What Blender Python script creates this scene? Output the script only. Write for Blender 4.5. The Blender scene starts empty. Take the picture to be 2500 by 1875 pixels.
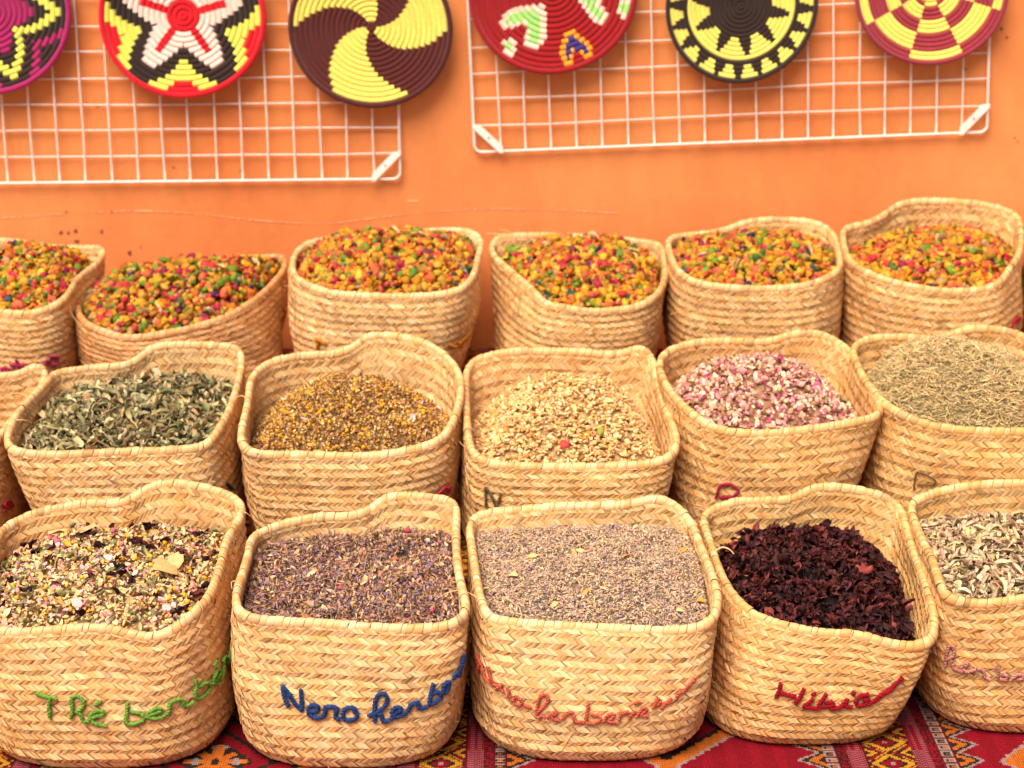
import bpy, math, random
import numpy as np
from mathutils import Vector
from mathutils.bvhtree import BVHTree

RNG = np.random.default_rng(7)
random.seed(7)
scene = bpy.context.scene
C = scene.collection
PI = math.pi

# ------------------------------------------------------------------ camera
CAM_H = 1.50
PITCH = math.radians(14.0)
FPX = 1850.0            # focal length in pixels of a 1024 wide picture
SHIFT = -73.0 / 1024.0
V0 = 384.0 - 73.0       # row of the principal point
cam_data = bpy.data.cameras.new("camera")
cam = bpy.data.objects.new("camera", cam_data)
C.objects.link(cam)
cam.location = (0, 0, CAM_H)
cam.rotation_euler = (PI / 2 - PITCH, 0, 0)
cam_data.sensor_width = 36.0
cam_data.lens = 36.0 * FPX / 1024.0
cam_data.shift_y = SHIFT
cam_data.clip_start = 0.05
cam_data.clip_end = 500.0
cam_data.dof.use_dof = True
cam_data.dof.focus_distance = 3.15
cam_data.dof.aperture_fstop = 3.8
scene.camera = cam

# ------------------------------------------------------------------ light
SUN_EL = math.radians(57)
SUN_AZ = math.radians(208)      # measured clockwise from +Y (the wall side)
world = bpy.data.worlds.new("World")
scene.world = world
world.use_nodes = True
wn = world.node_tree.nodes
bg = wn["Background"]
sky = wn.new("ShaderNodeTexSky")
sky.sky_type = 'NISHITA'
sky.sun_disc = False
sky.sun_elevation = SUN_EL
sky.sun_rotation = SUN_AZ
sky.dust_density = 4.0
sky.ozone_density = 0.6
world.node_tree.links.new(sky.outputs[0], bg.inputs[0])
bg.inputs[1].default_value = 0.03
sd = bpy.data.lights.new("sun", 'SUN')
sd.energy = 1.5
sd.angle = math.radians(44)
sd.color = (1.0, 0.875, 0.71)
sun = bpy.data.objects.new("sun", sd)
C.objects.link(sun)
to_sun = Vector((math.sin(SUN_AZ) * math.cos(SUN_EL), math.cos(SUN_AZ) * math.cos(SUN_EL), math.sin(SUN_EL)))
sun.rotation_euler = (-to_sun).to_track_quat('-Z', 'Y').to_euler()
scene.view_settings.view_transform = 'Standard'
scene.view_settings.look = 'None'
scene.view_settings.gamma = 1.0
scene.view_settings.exposure = 2.0
scene.cycles.max_bounces = 8
scene.cycles.diffuse_bounces = 6
scene.cycles.use_denoising = True

# ------------------------------------------------------------------ helpers
CP, SP = math.cos(PITCH), math.sin(PITCH)

def S(pts, scale=1.0, ox=0.0, oy=0.0):
    """crop coordinates -> 1024 wide picture coordinates"""
    a = np.array(pts, float)
    return (a / scale + np.array([ox, oy])) * (1024.0 / 2500.0)

def ray(uv):
    uv = np.asarray(uv, float)
    x = (uv[..., 0] - 512.0) / FPX
    y = -(uv[..., 1] - V0) / FPX
    return np.stack([x, CP + y * SP, -SP + y * CP], -1)

def at_y(uv, Y):
    d = ray(uv)
    k = np.asarray(Y) / d[..., 1]
    return d * k[..., None] + np.array([0, 0, CAM_H])

def at_z(uv, z):
    d = ray(uv)
    k = (z - CAM_H) / d[..., 2]
    return d * k[..., None] + np.array([0, 0, CAM_H])

def proj(P):
    d = np.asarray(P, float) - np.array([0, 0, CAM_H])
    f = d[..., 1] * CP - d[..., 2] * SP; up = d[..., 1] * SP + d[..., 2] * CP
    return np.stack([512 + FPX * d[..., 0] / f, V0 - FPX * up / f], -1)

def lin(r, g, b):
    c = np.array([r, g, b], float) / 255.0
    return np.where(c <= 0.04045, c / 12.92, ((c + 0.055) / 1.055) ** 2.4)

class MB:
    """collects vertices, faces and vertex colours of one mesh"""
    def __init__(s):
        s.v, s.q, s.t, s.c, s.n = [], [], [], [], 0
    def add(s, v, q=None, t=None, c=(0.5, 0.5, 0.5)):
        v = np.asarray(v, float).reshape(-1, 3)
        s.v.append(v)
        if q is not None and len(q): s.q.append(np.asarray(q, int).reshape(-1, 4) + s.n)
        if t is not None and len(t): s.t.append(np.asarray(t, int).reshape(-1, 3) + s.n)
        c = np.asarray(c, float)
        if c.ndim == 1: c = np.broadcast_to(c, (len(v), 3))
        s.c.append(c)
        s.n += len(v)
    def grid(s, P, c=(0.5, 0.5, 0.5), wrap=False, flip=False):
        """P (n,m,3) grid; wrap joins the last row of n to the first"""
        n, m = P.shape[:2]
        i = np.arange(n if wrap else n - 1)[:, None]; j = np.arange(m - 1)[None]
        i2 = (i + 1) % n
        q = np.stack([i * m + j, i2 * m + j, i2 * m + j + 1, i * m + j + 1], -1).reshape(-1, 4)
        if flip: q = q[:, ::-1]
        c = np.asarray(c, float)
        s.add(P.reshape(-1, 3), q=q, c=c if c.ndim == 1 else c.reshape(-1, 3))
    def patches(s, P, c, flip=False):
        """P (k,n,m,3) separate grids, c (k,3)"""
        k, n, m = P.shape[:3]
        i = np.arange(n - 1)[:, None]; j = np.arange(m - 1)[None]
        q = np.stack([i * m + j, (i + 1) * m + j, (i + 1) * m + j + 1, i * m + j + 1], -1).reshape(-1, 4)
        if flip: q = q[:, ::-1]
        q = (q[None] + (np.arange(k) * n * m)[:, None, None]).reshape(-1, 4)
        s.add(P.reshape(-1, 3), q=q, c=np.repeat(c, n * m, 0))
    def tube(s, pts, r, c=(0.5, 0.5, 0.5), sides=6, closed=False, taper=None):
        pts = np.asarray(pts, float); n = len(pts)
        if closed: T = np.roll(pts, -1, 0) - np.roll(pts, 1, 0)
        else: T = np.gradient(pts, axis=0)
        T /= np.linalg.norm(T, axis=1)[:, None] + 1e-12
        up = np.array([0.13, 0.21, 0.97])
        A = np.cross(T, up); A /= np.linalg.norm(A, axis=1)[:, None] + 1e-9
        B = np.cross(A, T)
        a = np.linspace(0, 2 * PI, sides, endpoint=False)
        rr = np.full(n, r) if np.ndim(r) == 0 else np.asarray(r)
        P = pts[:, None] + rr[:, None, None] * (np.cos(a)[None, :, None] * A[:, None] + np.sin(a)[None, :, None] * B[:, None])
        i = np.arange(n if closed else n - 1)[:, None]; j = np.arange(sides)[None]
        i2 = (i + 1) % n; j2 = (j + 1) % sides
        q = np.stack([i * sides + j, i * sides + j2, i2 * sides + j2, i2 * sides + j], -1).reshape(-1, 4)
        t = []
        if not closed:
            for k in range(1, sides - 1):
                t += [[0, k + 1, k], [(n - 1) * sides, (n - 1) * sides + k, (n - 1) * sides + k + 1]]
        s.add(P.reshape(-1, 3), q=q[:, ::-1], t=t, c=c)
    def box(s, lo, hi, c=(0.5, 0.5, 0.5)):
        x0, y0, z0 = lo; x1, y1, z1 = hi
        v = [(x0, y0, z0), (x1, y0, z0), (x1, y1, z0), (x0, y1, z0), (x0, y0, z1), (x1, y0, z1), (x1, y1, z1), (x0, y1, z1)]
        s.add(v, q=[(0, 3, 2, 1), (4, 5, 6, 7), (0, 1, 5, 4), (1, 2, 6, 5), (2, 3, 7, 6), (3, 0, 4, 7)], c=c)
    def build(s, name, mat, parent=None, loc=(0, 0, 0), smooth=True):
        V = np.concatenate(s.v) - np.asarray(loc, float)
        q = np.concatenate(s.q) if s.q else np.zeros((0, 4), int)
        t = np.concatenate(s.t) if s.t else np.zeros((0, 3), int)
        me = bpy.data.meshes.new(name)
        me.vertices.add(len(V)); me.vertices.foreach_set("co", V.astype(np.float32).ravel())
        nl = len(q) * 4 + len(t) * 3
        me.loops.add(nl)
        me.loops.foreach_set("vertex_index", np.concatenate([q.ravel(), t.ravel()]).astype(np.int32))
        me.polygons.add(len(q) + len(t))
        ls = np.concatenate([np.arange(len(q)) * 4, len(q) * 4 + np.arange(len(t)) * 3]).astype(np.int32)
        me.polygons.foreach_set("loop_start", ls)
        me.polygons.foreach_set("use_smooth", np.full(len(ls), smooth))
        ca = me.attributes.new("Col", 'FLOAT_COLOR', 'POINT')
        cc = np.concatenate(s.c); cc = np.concatenate([cc, np.ones((len(cc), 1))], 1)
        ca.data.foreach_set("color", cc.astype(np.float32).ravel())
        me.update(calc_edges=True); me.validate()
        me.materials.append(mat)
        o = bpy.data.objects.new(name, me)
        C.objects.link(o)
        if parent is not None: o.parent = parent
        else: o.location = loc
        return o

def thing(name, label, cat, loc=(0, 0, 0), group=None):
    o = bpy.data.objects.new(name, None); C.objects.link(o)
    o.empty_display_size = 0.05
    o.location = loc; o['label'] = label; o['category'] = cat
    if group: o['group'] = group
    return o

def tag(o, label, cat, group=None, kind=None):
    o['label'] = label; o['category'] = cat
    if group: o['group'] = group
    if kind: o['kind'] = kind
    return o

# ------------------------------------------------------------------ materials
def mat_attr(name, rough=0.6, spec=0.3, noise=0.0, nscale=60.0, bump=0.0, bscale=300.0, sheen=0.0, trans=0.0):
    m = bpy.data.materials.new(name); m.use_nodes = True
    nt = m.node_tree; N = nt.nodes; L = nt.links
    b = N["Principled BSDF"]
    b.inputs["Roughness"].default_value = rough
    b.inputs["Specular IOR Level"].default_value = spec
    if sheen: b.inputs["Sheen Weight"].default_value = sheen
    a = N.new("ShaderNodeAttribute"); a.attribute_name = "Col"
    col = a.outputs["Color"]
    tc = N.new("ShaderNodeTexCoord")
    if noise:
        n = N.new("ShaderNodeTexNoise"); n.inputs["Scale"].default_value = nscale; n.inputs["Detail"].default_value = 4
        L.new(tc.outputs["Object"], n.inputs["Vector"])
        mr = N.new("ShaderNodeMapRange"); mr.inputs[1].default_value = 0.25; mr.inputs[2].default_value = 0.75
        mr.inputs[3].default_value = 1 - noise; mr.inputs[4].default_value = 1 + noise
        L.new(n.outputs["Fac"], mr.inputs[0])
        mx = N.new("ShaderNodeVectorMath"); mx.operation = 'SCALE'
        L.new(col, mx.inputs[0]); L.new(mr.outputs[0], mx.inputs[3])
        col = mx.outputs[0]
    L.new(col, b.inputs["Base Color"])
    if bump:
        n2 = N.new("ShaderNodeTexNoise"); n2.inputs["Scale"].default_value = bscale; n2.inputs["Detail"].default_value = 3
        L.new(tc.outputs["Object"], n2.inputs["Vector"])
        bp = N.new("ShaderNodeBump"); bp.inputs["Strength"].default_value = bump; bp.inputs["Distance"].default_value = 0.002
        L.new(n2.outputs["Fac"], bp.inputs["Height"]); L.new(bp.outputs[0], b.inputs["Normal"])
    return m

M_STRAW = mat_attr("palm_straw", 0.5, 0.35, 0.14, 90, 0.25, 400)
M_HERB = mat_attr("dried_herb", 0.75, 0.2, 0.22, 260, 0.0)
M_POD = mat_attr("dyed_pod", 0.62, 0.3, 0.22, 140, 0.5, 260)
M_YARN = mat_attr("wool_yarn", 0.9, 0.1, 0.16, 300, 0.7, 700, sheen=0.08)
M_PLATE = mat_attr("coiled_wool", 0.85, 0.15, 0.14, 220, 0.5, 500, sheen=0.25)
M_WIRE = mat_attr("white_coated_wire", 0.45, 0.4, 0.14, 60)
M_MARK = mat_attr("paint_mark", 0.9, 0.1, 0.25, 120)
M_SCREW = mat_attr("rusty_screw", 0.6, 0.4)

def mat_wall():
    m = bpy.data.materials.new("orange_plaster"); m.use_nodes = True
    nt = m.node_tree; N = nt.nodes; L = nt.links
    b = N["Principled BSDF"]; b.inputs["Roughness"].default_value = 0.75; b.inputs["Specular IOR Level"].default_value = 0.25
    tc = N.new("ShaderNodeTexCoord")
    n1 = N.new("ShaderNodeTexNoise"); n1.inputs["Scale"].default_value = 1.6; n1.inputs["Detail"].default_value = 6
    n2 = N.new("ShaderNodeTexNoise"); n2.inputs["Scale"].default_value = 14; n2.inputs["Detail"].default_value = 8; n2.inputs["Roughness"].default_value = 0.65
    mp = N.new("ShaderNodeMapping"); mp.inputs["Scale"].default_value = (1, 1, 0.55)
    L.new(tc.outputs["Object"], mp.inputs[0])
    L.new(mp.outputs[0], n1.inputs["Vector"]); L.new(mp.outputs[0], n2.inputs["Vector"])
    r1 = N.new("ShaderNodeValToRGB")
    r1.color_ramp.elements[0].position = 0.30; r1.color_ramp.elements[0].color = (0.64, 0.180, 0.050, 1)
    r1.color_ramp.elements[1].position = 0.68; r1.color_ramp.elements[1].color = (0.73, 0.280, 0.090, 1)
    L.new(n1.outputs["Fac"], r1.inputs[0])
    r2 = N.new("ShaderNodeMapRange"); r2.inputs[1].default_value = 0.3; r2.inputs[2].default_value = 0.7
    r2.inputs[3].default_value = 0.88; r2.inputs[4].default_value = 1.07
    L.new(n2.outputs["Fac"], r2.inputs[0])
    sc = N.new("ShaderNodeVectorMath"); sc.operation = 'SCALE'
    L.new(r1.outputs[0], sc.inputs[0]); L.new(r2.outputs[0], sc.inputs[3])
    L.new(sc.outputs[0], b.inputs["Base Color"])
    n3 = N.new("ShaderNodeTexNoise"); n3.inputs["Scale"].default_value = 45; n3.inputs["Detail"].default_value = 6
    L.new(tc.outputs["Object"], n3.inputs["Vector"])
    bp = N.new("ShaderNodeBump"); bp.inputs["Strength"].default_value = 0.16; bp.inputs["Distance"].default_value = 0.006
    L.new(n3.outputs["Fac"], bp.inputs["Height"]); L.new(bp.outputs[0], b.inputs["Normal"])
    return m

def mat_carpet():
    m = mat_attr("woven_kilim", 0.9, 0.08, 0.18, 400, 0.0)
    nt = m.node_tree; N = nt.nodes; L = nt.links; b = N["Principled BSDF"]
    tc = N.new("ShaderNodeTexCoord")
    w = N.new("ShaderNodeTexWave"); w.bands_direction = 'X'; w.inputs["Scale"].default_value = 75; w.inputs["Distortion"].default_value = 1.2
    w2 = N.new("ShaderNodeTexWave"); w2.bands_direction = 'Y'; w2.inputs["Scale"].default_value = 45; w2.inputs["Distortion"].default_value = 1.5
    L.new(tc.outputs["Object"], w.inputs["Vector"]); L.new(tc.outputs["Object"], w2.inputs["Vector"])
    ad = N.new("ShaderNodeMath"); ad.operation = 'ADD'
    L.new(w.outputs["Fac"], ad.inputs[0]); L.new(w2.outputs["Fac"], ad.inputs[1])
    bp = N.new("ShaderNodeBump"); bp.inputs["Strength"].default_value = 0.6; bp.inputs["Distance"].default_value = 0.0015
    L.new(ad.outputs[0], bp.inputs["Height"]); L.new(bp.outputs[0], b.inputs["Normal"])
    return m

def mat_ground():
    m = bpy.data.materials.new("dusty_paving"); m.use_nodes = True
    nt = m.node_tree; N = nt.nodes; L = nt.links; b = N["Principled BSDF"]
    b.inputs["Roughness"].default_value = 0.9
    n = N.new("ShaderNodeTexNoise"); n.inputs["Scale"].default_value = 5; n.inputs["Detail"].default_value = 8
    r = N.new("ShaderNodeValToRGB")
    r.color_ramp.elements[0].color = (0.30, 0.19, 0.12, 1); r.color_ramp.elements[1].color = (0.46, 0.31, 0.20, 1)
    tc = N.new("ShaderNodeTexCoord"); L.new(tc.outputs["Object"], n.inputs["Vector"])
    L.new(n.outputs["Fac"], r.inputs[0]); L.new(r.outputs[0], b.inputs["Base Color"])
    return m

# ------------------------------------------------------------------ setting: ground, wall, carpet
WALL_Y = 4.40
STEP1_Y, STEP1_Z = 3.345, 0.137
STEP2_Y, STEP2_Z = 3.90, 0.310

g = MB(); g.add([(-60, -60, -0.006), (60, -60, -0.006), (60, 60, -0.006), (-60, 60, -0.006)], q=[(0, 1, 2, 3)])
ground = g.build("ground", mat_ground()); ground['kind'] = 'structure'

wall = thing("wall", "orange painted plaster wall behind the rows of baskets", "wall", (0, WALL_Y, 0))
w = MB(); w.box((-6, WALL_Y, -0.01), (6, WALL_Y + 0.25, 3.2))
w.build("plaster_face", mat_wall(), wall, (0, WALL_Y, 0), smooth=False)

def ribbon_on_wall(px, width, col, name, jitter=0.25):
    px = np.asarray(px, float)
    d = np.r_[0, np.cumsum(np.hypot(*np.diff(px, axis=0).T))]
    t = np.linspace(0, d[-1], int(d[-1] / 2.0) + 2)
    P = np.stack([np.interp(t, d, px[:, 0]), np.interp(t, d, px[:, 1])], -1)
    ker = np.ones(25) / 25.0
    P[:, 1] = np.convolve(np.pad(P[:, 1], 12, mode='edge'), ker, 'valid')
    P[:, 1] += np.cumsum(RNG.normal(0, 0.08, len(P))) * 0.3
    W = at_y(P, np.full(len(P), WALL_Y - 0.0012))
    hw = width * RNG.random(len(P)) ** 1.5 * (0.65 + 0.35 * np.sin(np.arange(len(P)) * 0.11))
    m = MB()
    G = np.stack([W + np.array([0, 0, 1]) * hw[:, None], W - np.array([0, 0, 1]) * hw[:, None]], 1)
    m.grid(G, col, flip=False)
    return m.build(name, M_MARK, wall, (0, WALL_Y, 0))

K22 = 2212.0 / 2500.0
ribbon_on_wall(S([(0, 471), (150, 462), (300, 455), (420, 462), (560, 478), (700, 487), (800, 474), (900, 461), (1040, 453), (1200, 455), (1340, 463)], K22), 0.0040, (0.74, 0.34, 0.16), "scratch")
ribbon_on_wall(S([(878, 434), (890, 436), (902, 433)], K22), 0.006, (0.72, 0.36, 0.18), "paint_smear")
chips = MB()
spots = S([(385, 175), (430, 180), (480, 168), (487, 232), (645, 170), (820, 305), (420, 45), (705, 42), (890, 270), (240, 420)], 2.592, 0, 500)
spots = np.concatenate([spots, S([(615, 675), (700, 655), (630, 660), (1100, 1060), (1520, 1080)], 2.592, 0, 0),
                        S([(1940, 345), (2005, 450), (1510, 835), (1240, 40)], 4.916, 2050, 0), S([(2150, 930), (2170, 955), (2060, 195), (2100, 250)], 2.765, 1700, 0)])
for i, sp in enumerate(spots):
    c = at_y(sp, np.array(WALL_Y - 0.0015))
    k = 9; a = np.linspace(0, 2 * PI, k, endpoint=False)
    r = (0.0045 if i < 6 else 0.0028) * (0.5 + RNG.random(k))
    P = np.stack([c[0] + r * np.cos(a) * (0.7 + 0.6 * RNG.random()), np.full(k, c[1]), c[2] + r * np.sin(a)], -1)
    chips.add(np.r_[P, [c]], t=[(k, (j + 1) % k, j) for j in range(k)], c=(0.16, 0.055, 0.045) if i < 6 else (0.34, 0.10, 0.04))
chips.build("paint_chips", M_MARK, wall, (0, WALL_Y, 0))

# ---- kilim pattern, in metres of carpet: x across, y along the carpet
RED, DRED, BLK, YEL, ORA, GRY = [np.array(c) for c in ((0.195, 0.005, 0.012), (0.085, 0.004, 0.008), (0.020, 0.014, 0.010), (0.46, 0.20, 0.016), (0.42, 0.105, 0.014), (0.26, 0.19, 0.18))]

def kilim(x, y):
    q = 0.0040
    xq = np.floor(x / q) * q + q / 2; yq = np.floor(y / q) * q + q / 2
    col = np.empty(x.shape + (3,)); col[:] = RED
    per = 0.763
    xr = (xq + 0.12 + per / 2) % per - per / 2
    ax = np.abs(xr)
    def put(mask, c): col[mask] = c
    # field: red with serrated borders and stepped medallions
    fx = per / 2 - ax                                     # distance from the middle of the field
    odd = (np.floor((xq + 0.12) / per) % 2).astype(int)
    yc = np.where(odd == 0, 3.035, 2.855)
    mp = np.where(odd == 0, 0.40, 0.36)
    my = np.abs((yq - yc + mp / 2) % mp - mp / 2)
    saw = np.abs((my / 0.016) % 1 - 0.5) * 0.012
    d = fx + my * 0.92 + saw
    fld = ax > 0.110
    put(fld & (d < 0.205), GRY); put(fld & (d < 0.197), ORA); put(fld & (d < 0.165), BLK); put(fld & (d < 0.150), RED)
    put(fld & (d < 0.112), BLK); put(fld & (d < 0.097), RED); put(fld & (d < 0.070), BLK)
    fl = (np.abs(fx - my) < 0.011) | (fx < 0.009) | (my < 0.009)
    put(fld & (d < 0.062) & fl, ORA); put(fld & (d < 0.014), BLK)
    put(fld & (np.hypot(fx - 0.034, my - 0.006) < 0.007), GRY)
    put(fld & (np.hypot(fx - 0.010, my - 0.052) < 0.006), GRY)
    ed = (ax - 0.112) - np.abs((yq / 0.055) % 1 - 0.5) * 0.075
    put(fld & (ed < 0.012) & (d > 0.205), GRY); put(fld & (ed < 0.004) & (d > 0.205), BLK); put(fld & (ed < -0.006) & (d > 0.205), ORA)
    put(fld & (ed < -0.022) & (d > 0.205), BLK)
    # chain of links
    ch = (ax > 0.088) & (ax <= 0.112)
    put(ch, DRED)
    cy = np.abs((yq + 0.011) % 0.022 - 0.011); cx = np.abs(ax - 0.100)
    rr = np.maximum(cx / 0.0095, cy / 0.0085)
    put(ch & (rr < 1.0), GRY); put(ch & (rr < 0.70), BLK); put(ch & (rr < 0.40), ORA)
    # speckled strip
    sp = (ax > 0.070) & (ax <= 0.088)
    hsh = np.modf(np.abs(np.sin(xq * 9127.1 + yq * 5311.7) * 43758.5))[0]
    put(sp, DRED); put(sp & (hsh > 0.55), RED); put(sp & (hsh < 0.22), BLK)
    # zigzag dashes
    zz = (ax > 0.0425) & (ax <= 0.070)
    put(zz, np.array([0.21, 0.006, 0.014]))
    ph = (y + np.where((np.floor(ax / 0.0068) % 2) == 0, 0.0035, 0)) % 0.0075
    put(zz & (ph < 0.0022), GRY * np.array([0.75, 0.62, 0.75]))
    # band of diamonds
    db = ax <= 0.0425
    dy = np.abs((yq - 2.923 + 0.0375) % 0.075 - 0.0375)
    dd = ax / 0.0425 + dy / 0.0375
    put(db, YEL); put(db & (dd < 1.06), BLK); put(db & (dd < 0.92), YEL); put(db & (dd < 0.62), BLK); put(db & (dd < 0.46), RED); put(db & (dd < 0.14), GRY)
    d2 = (0.0425 - ax) / 0.0425 + (0.0375 - dy) / 0.0375
    put(db & (dd > 1.14) & (dd < 1.30), RED); put(db & (dd >= 1.30) & (dd < 1.46), BLK); put(db & (dd > 1.7), BLK)
    put(db & (np.abs(ax - 0.041) < 0.002), DRED)
    rib = 0.80 + 0.28 * (np.modf(np.abs(x) / 0.0042)[0] > 0.3)
    return col * (rib * (0.88 + 0.2 * hsh))[..., None]

cp = MB()
def carpet_sheet(y0, y1, z0, z1, arc0, nx, ny, x0=-1.5, x1=1.5):
    xs = np.linspace(x0, x1, nx); t = np.linspace(0, 1, ny)
    X, T = np.meshgrid(xs, t, indexing='ij')
    Y = y0 + (y1 - y0) * T; Z = z0 + (z1 - z0) * T
    arc = arc0 + math.hypot(y1 - y0, z1 - z0) * T
    wz = 0.0016 * np.sin(X * 9 + 1.3) * np.sin(Y * 11) if z0 == z1 else 0 * X
    cp.grid(np.stack([X, Y, Z + 0.002 + wz], -1), kilim(X, arc), flip=False)
carpet_sheet(1.6, 2.60, 0, 0, 1.6, 300, 100)
carpet_sheet(2.60, STEP1_Y, 0, 0, 2.60, 1200, 300, -1.2, 1.2)
carpet_sheet(STEP1_Y, STEP1_Y, 0, STEP1_Z, STEP1_Y, 900, 50)
carpet_sheet(STEP1_Y, STEP2_Y, STEP1_Z, STEP1_Z, STEP1_Y + STEP1_Z, 900, 180)
carpet_sheet(STEP2_Y, STEP2_Y, STEP1_Z, STEP2_Z, STEP2_Y + STEP1_Z, 300, 20)
carpet_sheet(STEP2_Y, WALL_Y - 0.012, STEP2_Z, STEP2_Z, STEP2_Y + STEP2_Z, 300, 40)
tag(cp.build("kilim_carpet", mat_carpet()), "red patterned kilim carpet draped over the steps under the baskets", "carpet")

# ------------------------------------------------------------------ wire grids
PLANE_G = WALL_Y - 0.014
def wire_grid(label, corner_px, ang, cx, nx, cz, nz, left_end, brackets):
    o = at_y(corner_px, np.array(PLANE_G))
    root = thing("wire_grid", label, "wire rack", tuple(o), "white wire racks on the orange wall")
    ex = np.array([math.cos(ang), 0, math.sin(ang)]); ez = np.array([-math.sin(ang), 0, math.cos(ang)])
    sx = -1 if left_end else 1           # the known corner is bottom right or bottom left
    def P(a, b, dy=0.0): return o + ex * a * sx + ez * b + np.array([0, dy, 0])
    W, H = cx * nx, cz * nz
    white = (0.80, 0.70, 0.64)
    f = MB(); R = 0.018
    path = []
    cr = [(0, 0), (W, 0), (W, H), (0, H)]
    for i, (a, b) in enumerate(cr):
        pa = cr[i - 1]; pb = cr[(i + 1) % 4]
        d1 = np.sign(np.subtract(pa, (a, b))); d2 = np.sign(np.subtract(pb, (a, b)))
        c0 = np.array([a, b]) + R * d1 + R * d2
        for k in range(7):
            th = k / 6 * PI / 2
            q = c0 - R * d1 * math.sin(th) - R * d2 * math.cos(th)
            path.append((k, i, q))
    pts = []
    for i in range(4):
        seg = [p[2] for p in path if p[1] == i]
        a, b = cr[i]; pa = np.array(cr[i - 1])
        if np.linalg.norm(seg[0] - pa) > np.linalg.norm(seg[-1] - pa): seg = seg[::-1]
        pts += seg
    f.tube([P(*q) for q in pts], 0.0034, white, 8, closed=True)
    f.build("frame", M_WIRE, root, tuple(o))
    m = MB()
    def wob(n): return np.interp(np.linspace(0, 1, n), np.linspace(0, 1, 8), RNG.normal(0, 0.0009, 8))
    for i in range(1, nx):
        n = 24; t = np.linspace(0, H, n); ww = wob(n); j = RNG.normal(0, 0.0006)
        m.tube(np.array([P(cx * i + j + ww[k], t[k], -0.0028) for k in range(n)]), 0.0021, white, 6)
    for i in range(1, nz):
        n = 40; t = np.linspace(0, W, n); ww = wob(n) * 1.4; j = RNG.normal(0, 0.0009)
        m.tube(np.array([P(t[k], cz * i + j + ww[k], 0.0022) for k in range(n)]), 0.0019, white, 6)
    m.build("wire_mesh", M_WIRE, root, tuple(o))
    for (flip) in brackets:
        def Q(a, b, dy): return P(W - a if flip else a, b, dy)
        b = MB(); e = 0.074; hw = 0.0086; th = 0.0035
        u = np.array([1, -1]) / math.sqrt(2); v = np.array([1, 1]) / math.sqrt(2)
        mid = np.array([e / 2 - 0.002, e / 2 - 0.002]); Ln = e / math.sqrt(2) - 0.002
        out = [mid + u * Ln - v * hw * 0.35, mid + u * (Ln - 0.013) + v * hw, mid - u * (Ln - 0.013) + v * hw, mid - u * Ln - v * hw * 0.35,
               mid - u * (Ln - 0.006) - v * hw, mid + u * (Ln - 0.006) - v * hw]
        fr = [Q(x, z, -0.010) for x, z in out]; bk = [Q(x, z, -0.010 + th) for x, z in out]
        n = len(out)
        b.add(fr + bk, q=[(k, (k + 1) % n, n + (k + 1) % n, n + k) for k in range(n)], t=[(0, k, k + 1) for k in range(1, n - 1)] + [(n, n + k + 1, n + k) for k in range(1, n - 1)], c=(0.84, 0.76, 0.70))
        br = b.build("corner_bracket", M_WIRE, root, tuple(o), smooth=False)
        s_ = MB(); c = mid
        ring = [Q(c[0] + 0.0022 * math.cos(a), c[1] + 0.0022 * math.sin(a), -0.0115) for a in np.linspace(0, 2 * PI, 12, endpoint=False)]
        rb = [p + np.array([0, 0.002, 0]) for p in ring]
        s_.add(ring + rb + [Q(c[0], c[1], -0.012)], q=[(k, (k + 1) % 12, 12 + (k + 1) % 12, 12 + k) for k in range(12)], t=[(24, k, (k + 1) % 12) for k in range(12)], c=(0.22, 0.10, 0.05))
        s_.build("screw", M_SCREW, br, tuple(o))
    return root

wire_grid("white wire rack on the left, its one visible corner bracket at the lower right", S((978, 437)), 0.011, 0.0628, 20, 0.0622, 14, True, [False])
wire_grid("white wire rack on the right, hung crooked, with brackets at both lower corners", S((1159, 372)), 0.040, 0.0612, 20, 0.0628, 14, False, [False, True])

# ------------------------------------------------------------------ coiled wall plates
def inside(poly, x, y):
    r = np.zeros(x.shape, bool); n = len(poly); j = n - 1
    for i in range(n):
        xi, yi = poly[i]; xj, yj = poly[j]
        c = ((yi > y) != (yj > y)) & (x < (xj - xi) * (y - yi) / (yj - yi + 1e-12) + xi)
        r ^= c; j = i
    return r

def angd(a, c): return (a - c + 180) % 360 - 180

CB = np.array([0.028, 0.015, 0.012]); CY = np.array([0.72, 0.70, 0.11]); CYG = np.array([0.78, 0.68, 0.135])
CR = np.array([0.62, 0.006, 0.016]); CW = np.array([0.80, 0.62, 0.54]); CM = np.array([0.33, 0.012, 0.105])

def pat_star(r, a):
    col = np.empty(r.shape + (3,)); col[:] = CB
    k = np.abs(angd(a - 88, np.round((a - 88) / 72) * 72))          # from the arm axis
    k2 = 36 - k                                                    # from between the arms
    hw = np.interp(r, [0.15, 0.34, 0.50, 0.62, 0.735, 0.74], [37, 37, 20, 12, 5, -1])
    col[k < hw] = CW
    col[(k * r < 2.6) & (r < 0.55)] = CR
    col[r < 0.19] = CR
    hy = np.interp(r, [0.545, 0.55, 0.74, 0.94], [-1, 4.0, 15, 30])
    col[k2 < hy] = CY
    hr = np.interp(r, [0.765, 0.77, 0.93], [-1, 3.5, 15])
    col[k2 < hr] = CR
    return col
def pat_blades(r, a):
    col = np.empty(r.shape + (3,)); col[:] = (0.085, 0.014, 0.012)
    for k in range(3):
        c = -156 + 120 * k + 70 * r
        col[(np.abs(angd(a, c)) < 31) & (r > 0.05) & (r < 0.955)] = CYG
    return col
def pat_magenta(r, a):
    col = np.empty(r.shape + (3,)); col[:] = CB
    k = np.abs(angd(a, np.round(a / 72) * 72))                      # 0..36 from a lobe
    col[r + 0.0067 * k < 0.545] = CM
    col[np.abs(r + 0.0117 * k - 0.80) < 0.072] = CY
    col[np.abs(r + 0.0117 * k - 1.10) < 0.055] = CM
    return col
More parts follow.
